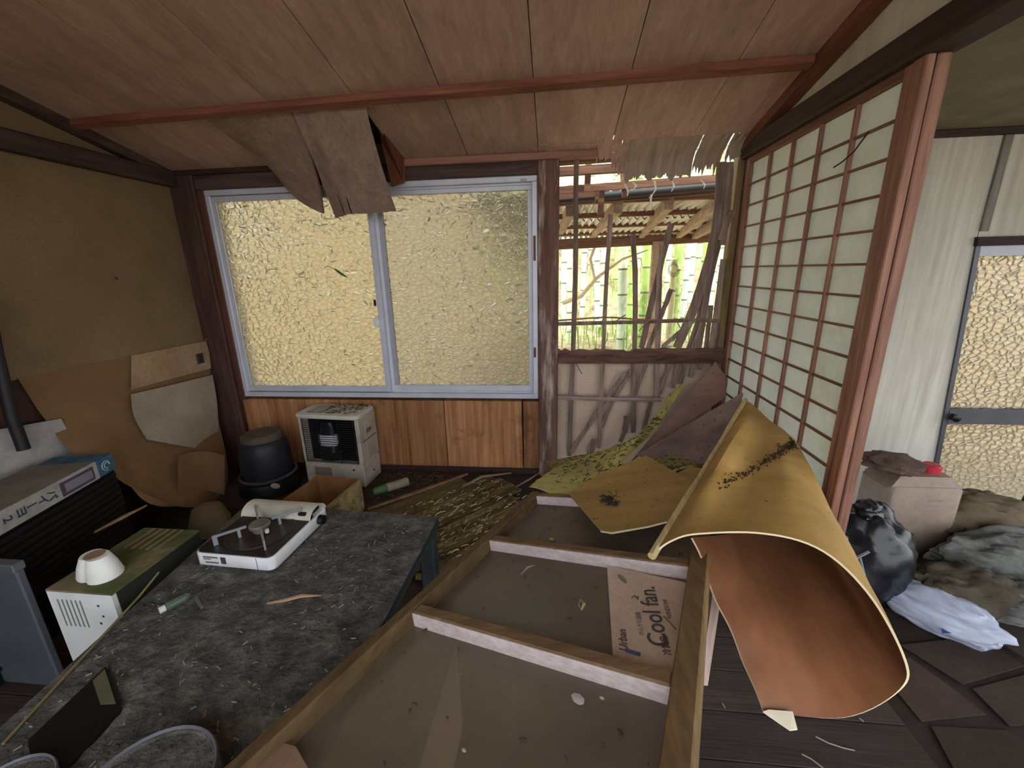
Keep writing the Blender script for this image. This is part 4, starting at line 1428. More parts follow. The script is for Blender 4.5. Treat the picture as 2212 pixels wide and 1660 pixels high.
obj('stove_top', MB().rbox((.004, .004, .046), (SW - .006, SD - .06, .050), .02, 5, 'z', .002, SM), M_blk, stv, True)
obj('drip_tray', MB().lathe([(.10, .050), (.098, .0525), (.085, .051), (.03, .0505)], 30, (SW * .5, SD * .42, 0), SM), plain('tray_brown', srgb(52, 38, 34), .4, .2), stv, True)
bc = (SW * .5, SD * .42)
obj('burner', MB().lathe([(.022, .05), (.024, .062), (.030, .066), (.0315, .074), (.028, .078), (.012, .074), (.004, .074)], 26, (bc[0], bc[1], 0), SM), plain('burner_grey', srgb(134, 128, 116), .5, .5), stv, True)
obj('igniter', MB().lathe([(.002, .052), (.006, .054), (.006, .066), (.002, .068)], 8, (bc[0] + .034, bc[1] - .012, 0), SM), M_white, stv, True)
for k in range(4):
    a = PI / 4 + k * PI / 2
    R4 = SM @ Matrix.Translation((bc[0], bc[1], 0)) @ Matrix.Rotation(a, 4, 'Z')
    mb = MB().cbox((.035, -.003, .076), (.125, .003, .084), .001, R4).cbox((.052, -.003, .05), (.061, .003, .077), .001, R4).cbox((.112, -.003, .05), (.125, .003, .077), .001, R4)
    obj('pan_support', mb, M_steel, stv)
# canister cover: a half tube along the back
pr = []
for k in range(13):
    a = PI * k / 12
    pr.append((SD - .052 - .046 * math.cos(a) + 0, .046 + .034 * math.sin(a)))
cov = MB()
cov.loft([[SM @ Vector((x, p[0], p[1])) for p in pr] + [SM @ Vector((x, p[0] * .96 + (SD - .052) * .04, .046 + (p[1] - .046) * .93)) for p in reversed(pr)] for x in (.0, .01, SW - .012, SW - .002)])
obj('canister_cover', cov, M_white_d, stv, True)
obj('canister_hole', MB().cbox((SW - .05, SD - .092, .046), (SW - .02, SD - .016, .072), .003, SM), plain('hole_black', srgb(14, 14, 14), .8), stv)
obj('control_knob', MB().lathe([(.004, 0), (.017, .002), (.016, .018), (.004, .02)], 16, M=SM @ Matrix.Translation((SW, SD - .055, .028)) @ Matrix.Rotation(PI / 2, 4, 'Y')), plain('knob_dark', srgb(20, 20, 20), .4), stv, True)
lab = obj('warning_label', MB().box((.030, -.0008, .014), (.085, .0, .040), SM), plain('label_white', srgb(222, 222, 220), .6), stv)
for i, (x0, x1, z0, z1) in enumerate(((.033, .082, .034, .038), (.033, .058, .028, .031), (.038, .082, .016, .020))):
    obj('label_line', MB().box((x0, -.0013, z0), (x1, -.0007, z1), SM), M_ink, lab)
obj('label_square', MB().box((.091, -.001, .016), (.108, .0, .039), SM), plain('label_dark', srgb(70, 68, 70), .6), stv)
obj('body_seam', MB().box((SW - .052, -.0006, .004), (SW - .0505, .0, .046), SM), M_ink, stv)

# ---------------------------------------------------------------- kerosene heater by the window wall
M_beige = mottled('heater_beige', [(.3, srgb(168, 156, 140)), (.6, srgb(196, 186, 170)), (.8, srgb(150, 132, 112))], 9, 7, .6, .15, .002, spec=.4)
H0, H1 = Vector((.432, -.205, 0)), Vector((.792, -.232, 0))
hx = (H1 - H0).normalized()
hy = Vector((-hx.y, hx.x, 0))
HM = frame_M(H0, hx, hy)
HWd, HD, HH = (H1 - H0).length, .185, .425
ht = thing('kerosene_heater', 'beige kerosene heater with a black wire guard standing below the window', 'heater', (.6, -.12, 0))
bd = MB()
bd.cbox((0, 0, 0), (HWd, HD, .135), .006, HM).cbox((0, .06, .135), (HWd, HD, HH - .022), .004, HM).cbox((HWd - .024, 0, .135), (HWd, .06, HH - .022), .004, HM).cbox((0, 0, .135), (.02, .06, HH - .022), .004, HM)
obj('heater_body', bd, M_beige, ht)
obj('heater_top', MB().rbox((-.012, -.012, HH - .022), (HWd + .008, HD, HH), .03, 5, 'z', .004, HM), plain('heater_top_white', srgb(206, 200, 188), .5), ht, True)
obj('top_grille', MB().box((.04, .03, HH), (.13, .15, HH + .0015), HM), plain('grille_dark', srgb(60, 50, 42), .8), ht)
for k in range(9):
    obj('grille_slat', MB().cbox((.043 + k * .0098, .032, HH + .001), (.047 + k * .0098, .148, HH + .004), .0006, HM), M_beige, ht)
db = MB()
rr = random.Random(5)
for k in range(150):
    c0 = HM @ Vector((rr.uniform(.13, HWd - .02), rr.uniform(.015, HD - .01), HH + .003))
    a = rr.uniform(0, 2 * PI)
    d = Vector((math.cos(a), math.sin(a), rr.uniform(0, .35))) * rr.uniform(.006, .022)
    db.tube([c0, c0 + d], rr.uniform(.001, .0025), 4)
tag(obj('plant_litter', db, plain('litter_brown', srgb(92, 72, 50), .95)), 'brown dry plant litter heaped on top of the kerosene heater', 'litter', kind='stuff')
obj('heater_cavity', MB().box((.02, .056, .135), (HWd - .024, .0595, HH - .022), HM), plain('cavity_black', srgb(24, 22, 24), .35, .3), ht)
obj('burner_chamber', MB().lathe([(.004, .15), (.06, .15), (.062, .19), (.045, .20), (.042, .34), (.03, .37), (.004, .372)], 22, M=HM @ Matrix.Translation((HWd * .42, .03, 0)) @ Matrix.Scale(.42, 4, (0, 1, 0))), plain('chamber_dark', srgb(48, 46, 50), .3, .5), ht, True)
obj('burner_glass', MB().lathe([(.052, .235), (.058, .25), (.058, .295), (.05, .30)], 22, M=HM @ Matrix.Translation((HWd * .42, .028, 0)) @ Matrix.Scale(.45, 4, (0, 1, 0))), plain('burner_white', srgb(186, 186, 190), .4), ht, True)
M_wire = plain('guard_wire', srgb(58, 58, 62), .4, .6)
for k in range(19):
    z = .150 + k * .0132
    obj('guard_wire', MB().tube([HM @ Vector((x, y, z)) for x, y in ((.02, .004), (.03, -.004), (HWd - .034, -.004), (HWd - .024, .004))], .0017, 5), M_wire, ht)
for x in (.024, HWd * .33, HWd * .66, HWd - .028):
    obj('guard_upright', MB().tube([HM @ Vector((x, -.003, .142)), HM @ Vector((x, -.003, HH - .024))], .002, 5), M_wire, ht)
obj('control_panel', MB().cbox((.06, -.004, .062), (.165, .001, .112), .001, HM), plain('panel_brown', srgb(134, 116, 102), .6), ht)
obj('panel_lid', MB().cbox((.04, -.003, .01), (HWd - .09, .001, .118), .001, HM), M_beige, ht)
obj('tank_handle', MB().cbox((HWd - .001, .07, .30), (HWd + .004, .12, .325), .002, HM), plain('handle_grey', srgb(120, 108, 96), .6), ht)
obj('side_seam', MB().cbox((HWd - .001, .02, .262), (HWd + .002, .17, .266), .0005, HM), plain('seam_dark', srgb(70, 58, 48), .8), ht)
for x, y, z, ax in ((HWd + .0, .10, .06, 'x'), (HWd - .06, -.001, .105, 'y')):
    obj('screw_hole', MB().lathe([(.002, -.001), (.006, 0), (.006, .002), (.002, .003)], 8, M=HM @ Matrix.Translation((x, y, z)) @ Matrix.Rotation(PI / 2, 4, 'Y' if ax == 'x' else 'X')), plain('hole_dark', srgb(40, 32, 28), .8), ht)

# ---------------------------------------------------------------- black round pot beside the heater
pc = Vector((.255, -.27, 0))
M_pot = plain('pot_black', srgb(40, 40, 46), .5, .2, .4, .1, 90, .2)
pot = thing('black_pot', 'black round pot stove with a dusty lid left of the kerosene heater', 'pot', pc)
obj('pot_base', MB().lathe([(.140, .0), (.152, .01), (.155, .06), (.148, .085), (.13, .095)], 30, pc), plain('base_black', srgb(18, 18, 20), .5), pot, True)
obj('pot_body', MB().lathe([(.124, .095), (.128, .13), (.126, .22), (.118, .275), (.106, .30), (.09, .312)], 32, pc), M_pot, pot, True)
obj('pot_rim', MB().lathe([(.138, .092), (.145, .097), (.145, .104), (.134, .108)], 32, pc, caps=False), plain('rim_shine', srgb(104, 104, 108), .3, .6), pot, True)
obj('pot_lid', MB().lathe([(.098, .298), (.102, .312), (.098, .330), (.086, .338), (.05, .334), (.01, .336)], 32, pc), mottled('pot_lid_dust', [(.3, srgb(74, 66, 58)), (.7, srgb(104, 92, 80))], 12), pot, True)
obj('pot_label', MB().lathe([(.002, 0), (.026, .0005), (.026, .002), (.002, .0025)], 18, M=Matrix.Translation(at(595, 1050, y=-.424)) @ Matrix.Rotation(PI / 2, 4, 'X') @ Matrix.Scale(.6, 4, (0, 1, 0))), plain('pot_label', srgb(170, 158, 126), .7), pot)

# ---------------------------------------------------------------- open carton
M_cin = mottled('carton_inside', [(.3, srgb(140, 98, 58)), (.7, srgb(172, 126, 80))], 6, 6, .85, .15, .003)
M_cmold = mottled('carton_mould', [(.35, srgb(70, 62, 40)), (.5, srgb(160, 142, 96)), (.7, srgb(186, 168, 120))], 18, 7, .9, .2, .003)
oc = thing('open_carton', 'small open cardboard box with mouldy side in front of the kerosene heater', 'carton', (.72, -.53, 0))
OM = frame_M((.60, -.66, 0), (1, -.12, 0), (.12, 1, 0))
ow, od, oh = .25, .255, .165
for nm, lo, hi, m in (('carton_wall', (0, 0, 0), (ow, .005, oh), M_cin), ('carton_wall', (0, od - .005, 0), (ow, od, oh), M_cin), ('carton_wall', (0, .005, 0), (.005, od - .005, oh), M_cin), ('carton_wall', (ow - .005, .005, 0), (ow, od - .005, oh), M_cmold), ('carton_bottom', (.005, .005, 0), (ow - .005, od - .005, .005), M_cin)):
    obj(nm, MB().box(lo, hi, OM), m, oc)
obj('carton_edge', MB().cbox((ow - .009, .0, oh), (ow + .003, od, oh + .006), .001, OM), mottled('edge_mould', [(.3, srgb(120, 108, 62)), (.7, srgb(176, 160, 100))], 20), oc)

# ---------------------------------------------------------------- can on the floor, mossy planks
s0, s1 = at(806, 1064, z=.026), at(882, 1040, z=.026)
sd = (s1 - s0).normalized()
can = thing('spray_can', 'pale spray can with a green cap lying on the floor near the window wall', 'can', s0 - Vector((0, 0, .026)))
Lc = (s1 - s0).length
obj('can_body', MB().tube([s0 + sd * Lc * .36, s0 + sd * Lc * .38, s0 + sd * Lc * .97, s1], [.020, .025, .025, .019], 16), mottled('can_pale', [(.3, srgb(140, 128, 110)), (.7, srgb(176, 164, 146))], 14), can, True)
obj('can_cap', MB().tube([s0, s0 + sd * Lc * .06, s0 + sd * Lc * .36], [.013, .021, .024], 16), plain('cap_green', srgb(74, 118, 72), .6), can, True)
M_plank = mottled('mossy_plank', [(.3, srgb(78, 66, 44)), (.5, srgb(116, 100, 64)), (.62, srgb(150, 134, 88)), (.75, srgb(188, 172, 124))], 8, 8, .95, .8, .006, (2.2, .25, 1), fine=50)
M_plankp = mottled('mossy_plank_plain', [(.3, srgb(96, 84, 56)), (.7, srgb(134, 118, 80))], 6, 6, .9, .4, .004, (2.2, .25, 1), fine=40)
pdv = Vector((.60, .63, 0)).normalized()
psv = Vector((pdv.y, -pdv.x, 0))
base = Vector((1.06, -.61, 0))
defs = [(-.13, -.02, .52, .085, M_plankp, .016), (-.04, -.06, .66, .088, M_plankp, .014), (.052, -.10, .68, .080, M_plank, .02), (.137, -.12, .69, .09, M_plank, .016), (.232, -.10, .60, .085, M_plank, .022), (.322, -.06, .52, .09, M_plank, .016), (.416, -.02, .40, .08, M_plankp, .018)]
for i, (off, a, b, w, m, h) in enumerate(defs):
    t = Matrix.Translation(base + psv * off) @ Matrix.Rotation(math.atan2(pdv.y, pdv.x) + random.uniform(-.03, .03), 4, 'Z')
    mb = MB()
    n = 14
    mb.sheet(lambda u, v: Vector((a + (b - a) * u, -w / 2 + w * v, h + .004 * nz(u * 9, v * 4, i) + .003 * nz(u * 30, v * 11, i))), n, 4, .014, (0, 0, 0))
    mb.v = [Matrix.Rotation(-PI / 2, 4, 'Z') @ q for q in mb.v]
    o = obj('loose_plank', mb, m)
    o.matrix_world = t @ Matrix.Rotation(PI / 2, 4, 'Z')
    ords = ['first', 'second', 'third', 'fourth', 'fifth', 'sixth', 'seventh']
    tag(o, 'mossy loose plank on the floor right of the table, %s from the window wall side' % ords[i], 'plank', 'mossy loose planks on the floor')
lp = [at(795, 1100, z=.03), at(905, 1062, z=.045), at(1010, 1024, z=.05)]
tag(obj('long_lath', MB().tube([lp[0], lp[1], lp[2]], [.012, .016, .012], 6, flat=.5), wood('lath_brown', srgb(104, 74, 54), srgb(146, 110, 84), 'x', 26, 10)), 'long reddish brown lath lying between the spray can and the mossy planks', 'lath')
q4 = [at(1000, 1052, z=.035), at(1040, 1030, z=.045), at(1105, 1022, z=.05)]
tag(obj('pale_strip', MB().tube(q4, [.006, .014, .008], 6, flat=.3), plain('pale_strip', srgb(150, 138, 124), .8)), 'pale curved strip on the mossy planks near the window wall', 'strip')
tag(obj('pale_strip', MB().tube([at(1115, 1052, z=.04), at(1140, 1038, z=.05), at(1165, 1022, z=.06)], [.004, .008, .004], 6, flat=.4), plain('pale_strip', srgb(176, 164, 150), .8)), 'short pale strip at the foot of the peeling post', 'strip')
tag(obj('yellow_brush', MB().cbox((0, 0, 0), (.05, .018, .02), .003, Matrix.Translation(at(897, 1254, z=.0))), plain('brush_yellow', srgb(150, 124, 60), .8)), 'small yellow wooden block on the floor behind the table leg', 'block')

# crumbs on the glazed door
for nm, px, py, c, lb in (('white_chip', 1248, 1508, srgb(206, 198, 196), 'white plaster chip on the front pane of the glazed door'), ('yellow_leaf', 1191, 1164, srgb(190, 180, 70), 'small yellow leaf on the back bar of the glazed door'),
                          ('white_crumb', 1300, 1507, srgb(210, 196, 150), 'tiny cream crumb beside the white plaster chip'), ('white_crumb', 1002, 1620, srgb(200, 190, 176), 'tiny white crumb on the front pane beside the long carton')):
    c0 = fpx(px, py, -.014)
    mb = MB()
    rr_ = {'white_chip': .014, 'yellow_leaf': .011}.get(nm, .005)
    mb.lathe([(.001, 0), (rr_, .001), (rr_ * .8, rr_ * .35), (.001, rr_ * .4)], 7, M=frame_M(c0, e1 + e2 * .4, e2) @ Matrix.Scale(.6, 4, (0, 1, 0)))
    tag(obj(nm, mb, plain(nm + '_%d' % px, c, .8)), lb, 'crumb')
tag(obj('dry_leaf', MB().tube([fpx(1254, 1296, -.012), fpx(1262, 1305, -.006), fpx(1256, 1318, -.012), fpx(1250, 1308, -.008), fpx(1254, 1296, -.012)], [.002, .004, .003, .003, .002], 5, flat=.4), plain('dry_leaf', srgb(176, 158, 104), .8)), 'curled dry leaf on the middle pane of the glazed door', 'leaf')
tag(obj('dry_twig', MB().tube([fpx(1125, 1242, -.014), fpx(1140, 1226, -.010), fpx(1155, 1222, -.014)], [.001, .003, .001], 5), plain('dry_twig', srgb(150, 132, 110), .8)), 'dry grey leaf stalk on the middle pane of the glazed door', 'twig')

tag(obj('thin_rod', MB().tube([at(343, 1237, z=.345), at(300, 1290, z=.322), at(140, 1462, z=.314), at(6, 1608, z=.314)], .0028, 6), plain('rod_yellow', srgb(132, 116, 74), .7)), 'thin yellowish rod lying along the left edge of the dirty table', 'rod')
# loose flecks of plaster and straw over the table
fl_ = MB()
rr = random.Random(21)
for k in range(300):
    q = ttop(rr.uniform(.05, .97), rr.uniform(.02, .8)) + Vector((0, 0, .004))
    a = rr.uniform(0, PI)
    d = Vector((math.cos(a), math.sin(a), rr.uniform(-.1, .2))) * rr.uniform(.003, .014)
    fl_.tube([q, q + d], rr.uniform(.0006, .0018), 4)
tag(obj('table_flecks', fl_, plain('fleck_pale', srgb(150, 142, 128), .9, vary=.4)), 'pale flecks of straw and plaster strewn over the dirty table', 'debris', kind='stuff')

for nm, colr, n_, lb, seed_, reg in (('plank_litter', srgb(190, 178, 140), 260, 'pale rotten wood shreds strewn over the mossy planks', 41, 'p'), ('plank_mulch', srgb(66, 54, 36), 240, 'dark leaf mulch strewn over the mossy planks', 42, 'p'),
                                     ('floor_litter', srgb(104, 78, 58), 260, 'brown plant litter on the floor by the kerosene heater', 43, 'f')):
    lm = MB()
    rr = random.Random(seed_)
    for k in range(n_):
        if reg == 'p':
            al, of = rr.uniform(.0, .62), rr.uniform(-.05, .42)
            if of > .28 and al > .45:
                al *= .6
            q = base + pdv * al + psv * of + Vector((0, 0, .034))
            a = math.atan2(pdv.y, pdv.x) + rr.gauss(0, .35)
        else:
            q = Vector((rr.uniform(.83, 1.25), rr.uniform(-.34, -.04), .004))
            a = rr.uniform(0, 2 * PI)
        d = Vector((math.cos(a), math.sin(a), rr.uniform(-.05, .2))) * rr.uniform(.006, .035)
        lm.tube([q, q + d * .5 + Vector((0, 0, .003)), q + d], rr.uniform(.0008, .0028), 4)
    tag(obj(nm, lm, plain(nm, colr, .95, vary=.4)), lb, 'litter', kind='stuff')
# ---------------------------------------------------------------- peeling sheets on the left wall
M_kraft = mottled('brown_paper', [(.3, srgb(118, 88, 58)), (.7, srgb(144, 110, 76))], 3, 6, .85, .2, .004, fine=120)
M_pale = mottled('pale_sheet', [(.3, srgb(150, 134, 116)), (.7, srgb(178, 162, 144))], 4, 6, .85, .2, .003, fine=90)
pt = [at(37, 816, x=XL + .004), at(150, 794, x=XL + .004), at(283, 769, x=XL + .004), at(446, 737, x=XL + .004)]
pm = [at(95, 905, x=XL + .01), at(190, 900, x=XL + .03), at(290, 900, x=XL + .03), at(466, 880, x=XL + .015)]
pb = [at(160, 985, x=-.06), at(250, 1010, x=.0), at(330, 1075, x=.06), at(492, 1010, x=-.02)]
pb2 = [at(210, 1010, x=.02), at(290, 1055, x=.06), at(390, 1095, x=.10), at(480, 1090, x=.0)]
rowsP = [pt, pm, pb, pb2]


def paper(u, v):
    col = [cr(r, u) for r in rowsP]
    q = cr(col, v)
    q.x += .012 * nz(u * 4, v * 4) * v
    return q


kp = thing('brown_paper_sheet', 'big brown wall paper sheet sagging off the lower left wall', 'paper', (XL, -.5, 0))
obj('sheet', MB().sheet(paper, 30, 26, .002, (0, 0, 0)), M_kraft, kp, True)
wt = [at(283, 852, x=XL + .045), at(370, 832, x=XL + .05), at(459, 810, x=XL + .03)]
wm = [at(290, 900, x=XL + .055), at(380, 890, x=XL + .06), at(469, 880, x=XL + .045)]
wb = [at(318, 950, x=XL + .095), at(400, 965, x=XL + .11), at(472, 975, x=XL + .075)]
rw = [wt, wm, wb]
obj2 = tag(obj('pale_board_sheet', MB().sheet(lambda u, v: cr([cr(r, u) for r in rw], v), 16, 14, .004, (0, 0, 0)), M_pale, None, True), 'pale square board sheet stuck on the sagging brown paper', 'board')
tag(obj('wall_strip', MB().prism([at(283, 769, x=XL + .014), at(448, 736, x=XL + .014), at(456, 796, x=XL + .024), at(283, 842, x=XL + .026)], (.002, 0, 0)), mottled('strip_tan', [(.3, srgb(150, 122, 92)), (.7, srgb(176, 148, 116))], 5, 6, .85)), 'tan paper strip above the pale square sheet on the left wall', 'paper')
os_ = thing('wall_outlet', 'small dark wall outlet at the corner of the left wall', 'outlet', at(432, 775, x=XL + .02))
oc_ = at(432, 775, x=XL + .026)
obj('outlet_plate', MB().cbox((oc_.x - .002, oc_.y - .022, oc_.z - .028), (oc_.x + .004, oc_.y + .022, oc_.z + .028), .002), plain('outlet_dark', srgb(58, 50, 44), .5), os_)
for dz in (-.01, .01):
    obj('socket', MB().cbox((oc_.x + .004, oc_.y - .007, oc_.z + dz - .005), (oc_.x + .0055, oc_.y + .007, oc_.z + dz + .005), .0005), plain('socket_black', srgb(22, 20, 18), .5), os_)
dc = at(430, 960, x=-.05)
tag(obj('paper_fold', MB().sheet(lambda u, v: at(385 + 100 * u, 985 + 85 * v - 10 * math.sin(PI * u), x=.04 - .02 * math.sin(PI * u) + .02 * v), 10, 8, .002, (0, 0, 0)), M_kraft, None, True), 'creased fold of brown paper below the pale square sheet', 'paper')
fz = MB()
for k in range(16):
    q = at(447 + random.uniform(-3, 4), 690 + k * 3.3, x=XL + .02)
    fz.tube([q, q + Vector((random.uniform(0, .012), random.uniform(-.012, .012), random.uniform(-.01, .014)))], .0022, 4)
tag(obj('torn_fibres', fz, plain('fibres', srgb(176, 150, 112), .9)), 'torn wall fibres along the dark corner post', 'fibres', kind='stuff')
tag(obj('wall_nail', MB().lathe([(.001, 0), (.006, .001), (.006, .004), (.001, .005)], 8, M=Matrix.Translation(at(250, 601, x=XL)) @ Matrix.Rotation(PI / 2, 4, 'Y')), plain('nail_rust', srgb(74, 50, 38), .8)), 'rusty nail head in the ochre left wall', 'nail')
# dark pole
tag(obj('dark_pole', MB().tube([at(52, 972, x=-.08), at(25, 900, x=-.09), at(-8, 760, x=-.10), at(-30, 640, x=-.11)], [.018, .018, .017, .017], 12), plain('pole_black', srgb(26, 22, 24), .6), None, True), 'thin dark pole leaning on the left wall', 'pole')
tag(obj('leaning_sheet', MB().prism([at(-60, 938, x=-.13), at(130, 905, x=-.13), at(175, 985, x=-.13), at(-60, 1060, x=-.13)], (.004, 0, 0)), mottled('panel_lightgrey', [(.3, srgb(150, 144, 142)), (.7, srgb(178, 172, 168))], 4)), 'light grey panel leaning on the left wall behind the printed carton', 'panel')

# ---------------------------------------------------------------- printed flat carton
LZ, LH = .50, .066
A0, A1 = at(206, 998, z=LZ), at(0, 1106, z=LZ)
lx = (A0 - A1).normalized()                 # along the carton towards the blue end
ly = Vector((-lx.y, lx.x, 0))               # towards the wall
LM = frame_M((A0.x, A0.y, LZ - LH), -lx, -ly)
if (LM @ Vector((0, 0, 1))).z < LZ - LH:
    pass
lcx = thing('printed_carton', 'long flat printed carton with a blue end and a picture label', 'carton', (A0.x, A0.y, LZ - LH))


def lbx(a0, a1, b0, b1, z0, z1):
    """a along the carton from the blue end, b towards the wall"""
    P_ = lambda a, b, z: Vector((A0.x, A0.y, LZ - LH)) - lx * a + ly * b + Vector((0, 0, z))
    return MB().add([P_(a0, b0, z0), P_(a1, b0, z0), P_(a1, b1, z0), P_(a0, b1, z0), P_(a0, b0, z1), P_(a1, b0, z1), P_(a1, b1, z1), P_(a0, b1, z1)],
                    [(0, 3, 2, 1), (4, 5, 6, 7), (0, 1, 5, 4), (1, 2, 6, 5), (2, 3, 7, 6), (3, 0, 4, 7)])


LD = .21
obj('carton_body', lbx(0, .85, 0, LD, 0, LH), mottled('carton_greywhite', [(.3, srgb(150, 146, 140)), (.7, srgb(186, 182, 174))], 5, 6, .8, .1, .002), lcx)
obj('carton_top', lbx(.002, .85, .002, LD, LH, LH + .0015), mottled('carton_top_dust', [(.3, srgb(112, 104, 96)), (.7, srgb(140, 130, 118))], 6, 6, .9), lcx)
obj('blue_end', lbx(-.075, .0, .0, LD - .01, .002, LH), mottled('print_blue', [(.3, srgb(48, 84, 108)), (.7, srgb(78, 116, 138))], 16), lcx)
obj('picture_label', lbx(.018, .150, -.0008, 0, .006, LH - .010), plain('print_darkviolet', srgb(78, 66, 82), .7), lcx)
obj('picture_panel', lbx(.026, .135, -.0014, -.0006, .016, LH - .020), plain('print_greyviolet', srgb(130, 124, 136), .7), lcx)
for i, (ch_, a) in enumerate(zip('パイーヨ2', (.185, .216, .25, .285, .325))):
    o_t = Vector((A0.x, A0.y, LZ - LH)) - lx * a - ly * .0012 + Vector((0, 0, LH * .5))
    M_t = frame_M(o_t, lx, (0, 0, 1)) if ch_ == 'ー' else frame_M(o_t, (0, 0, -1), lx)      # written downwards from the blue end
    text_mesh('lettering', ch_, .036, M_t, plain('print_navy', srgb(50, 56, 84), .7), lcx, .0003, bold=.0006)
ringp = Vector((A0.x, A0.y, LZ - LH)) + lx * .035 - ly * .0015 + Vector((0, 0, LH * .5))
for rr2 in (.018, .011):
    obj('swirl_emblem', MB().tube([ringp + lx * (rr2 * math.cos(a / 10 * PI) + (.004 if rr2 < .015 else 0)) + Vector((0, 0, rr2 * math.sin(a / 10 * PI))) for a in range(17)], .0014, 4), plain('print_pale', srgb(190, 206, 212), .7), lcx)
# ---------------------------------------------------------------- black slatted cabinet under it
bk = thing('black_cabinet', 'black slatted speaker cabinet under the printed carton', 'cabinet', (.2, -1.1, 0))
c0 = Vector((A0.x, A0.y, 0)) - lx * .0 - ly * .0
M_bk = plain('cabinet_black', srgb(24, 21, 20), .6)
bkx = lambda a0, a1, b0, b1, z0, z1: lbx(a0, a1, b0, b1, z0 - (LZ - LH), z1 - (LZ - LH))
obj('cabinet_body', bkx(-.10, .80, .03, LD - .01, 0, LZ - LH - .001), M_bk, bk)
for k in range(15):
    obj('slat', bkx(-.09, .79, .018, .03, .05 + k * .025, .062 + k * .025), M_bk, bk)
tag(obj('tan_stick', MB().tube([at(205, 1150, z=.25), at(262, 1120, z=.28), at(318, 1092, z=.30)], [.010, .016, .006], 6, flat=.4), wood('stick_tan', srgb(140, 112, 74), srgb(176, 148, 104), 'x')), 'short tan stick leaning before the black slatted cabinet', 'stick')

# ---------------------------------------------------------------- white appliance with mossy top
GZ = .335
g0, g1, g2 = at(240, 1284, z=GZ), at(430, 1146, z=GZ), at(72, 1290, z=GZ)
gx = (g1 - g0).normalized()
GLn = (g1 - g0).length
gyv = Vector((-gx.y, gx.x, 0))
if gyv.x > 0:
    gyv = -gyv
GWd = abs((g2 - g0).dot(gyv))
ap = thing('white_appliance', 'white plastic appliance with a mossy green top left of the table', 'appliance', (g0.x, g0.y, 0))


def gbx(a0, a1, b0, b1, z0, z1):
    P_ = lambda a, b, z: Vector((g0.x, g0.y, z)) + gx * a + gyv * b
    return MB().add([P_(a0, b0, z0), P_(a1, b0, z0), P_(a1, b1, z0), P_(a0, b1, z0), P_(a0, b0, z1), P_(a1, b0, z1), P_(a1, b1, z1), P_(a0, b1, z1)],
                    [(0, 3, 2, 1), (4, 5, 6, 7), (0, 1, 5, 4), (1, 2, 6, 5), (2, 3, 7, 6), (3, 0, 4, 7)])


obj('appliance_side', gbx(.012, GLn, 0, GWd, 0, GZ - .006), plain('appliance_dark', srgb(44, 46, 34), .7), ap)
obj('front_panel', gbx(0, .012, .002, GWd, 0, GZ - .004), plain('appliance_white', srgb(226, 228, 226), .5, 0, .4, .05, 90, .1), ap)
obj('mossy_top', gbx(0, GLn, 0, GWd, GZ - .006, GZ), mottled('moss_top', [(.35, srgb(70, 80, 46)), (.5, srgb(98, 102, 64)), (.62, srgb(140, 122, 92)), (.7, srgb(172, 138, 118))], 4, 7, .95, .5, .004, fine=60), ap)
for k in range(6):
    obj('vent_slot', gbx(-.001, .0, GWd - .03 - k * .014, GWd - .026 - k * .014, GZ - .12, GZ - .03), plain('slot_grey', srgb(128, 128, 124), .6), ap)
for dx, dz in ((.05, .04), (.045, .075), (.06, .10)):
    obj('screw_spot', gbx(-.001, .0, dx, dx + .006, GZ - dz - .006, GZ - dz), plain('spot_dark', srgb(50, 60, 62), .6), ap)
for k in range(5):
    obj('top_ridge', gbx(GLn * .62, GLn * .98, GWd * (.25 + .13 * k), GWd * (.28 + .13 * k), GZ, GZ + .004), plain('ridge_pink', srgb(128, 108, 84), .8), ap)
# white moulded foam piece on the appliance
fc = at(206, 1240, z=GZ + .012) + gx * .012
fo = thing('foam_block', 'white moulded foam piece standing on the mossy appliance', 'foam', (fc.x, fc.y, GZ))
fm = MB()
rings = []
for k, (sc, z) in enumerate(((1.12, 0), (1.14, .004), (.98, .034), (.76, .060), (.70, .064))):
    ring = []
    for j in range(36):
        a = 2 * PI * j / 36
        r_ = .046 * sc * (1 + .22 * math.cos(2 * a + .35) - .10 * math.exp(-((a - 4.6) / .22) ** 2))
        ring.append(Vector((fc.x + r_ * math.cos(a), fc.y + r_ * math.sin(a), GZ + .001 + z)))
    rings.append(ring)
fm.loft(rings)
obj('foam_body', fm, plain('foam_white', srgb(232, 232, 228), .8, 0, .2, .1, 120), fo, True)
obj('foam_hollow', MB().lathe([(.024, .0642), (.023, .066), (.014, .0655), (.002, .065)], 18, (fc.x, fc.y, GZ + .001)), plain('foam_dirt', srgb(150, 124, 98), .9), fo, True)
# grey metal box at the left edge
ge = at(28, 1225, z=.42)
gb = thing('metal_sheet', 'smooth grey metal panel standing at the left edge beside the white appliance', 'panel', (ge.x - .2, ge.y + .1, 0))
obj('sheet_face', MB().cbox((ge.x - .42, ge.y, 0), (ge.x, ge.y + .02, .42), .004), plain('grey_metal', srgb(92, 97, 104), .4, .3, .5), gb)
obj('folded_rim', MB().cbox((ge.x - .424, ge.y - .004, .40), (ge.x + .003, ge.y + .024, .425), .003), plain('grey_metal_lid', srgb(100, 104, 108), .4, .3, .5), gb)
tag(obj('brown_bag', MB().lathe([(.02, 0), (.07, .01), (.085, .06), (.06, .13), (.02, .15)], 14, at(452, 1182, z=0) + Vector((-.07, .10, 0))), plain('bag_brown', srgb(112, 92, 62), .8), None, True), 'crumpled brown bag behind the gas stove', 'bag')
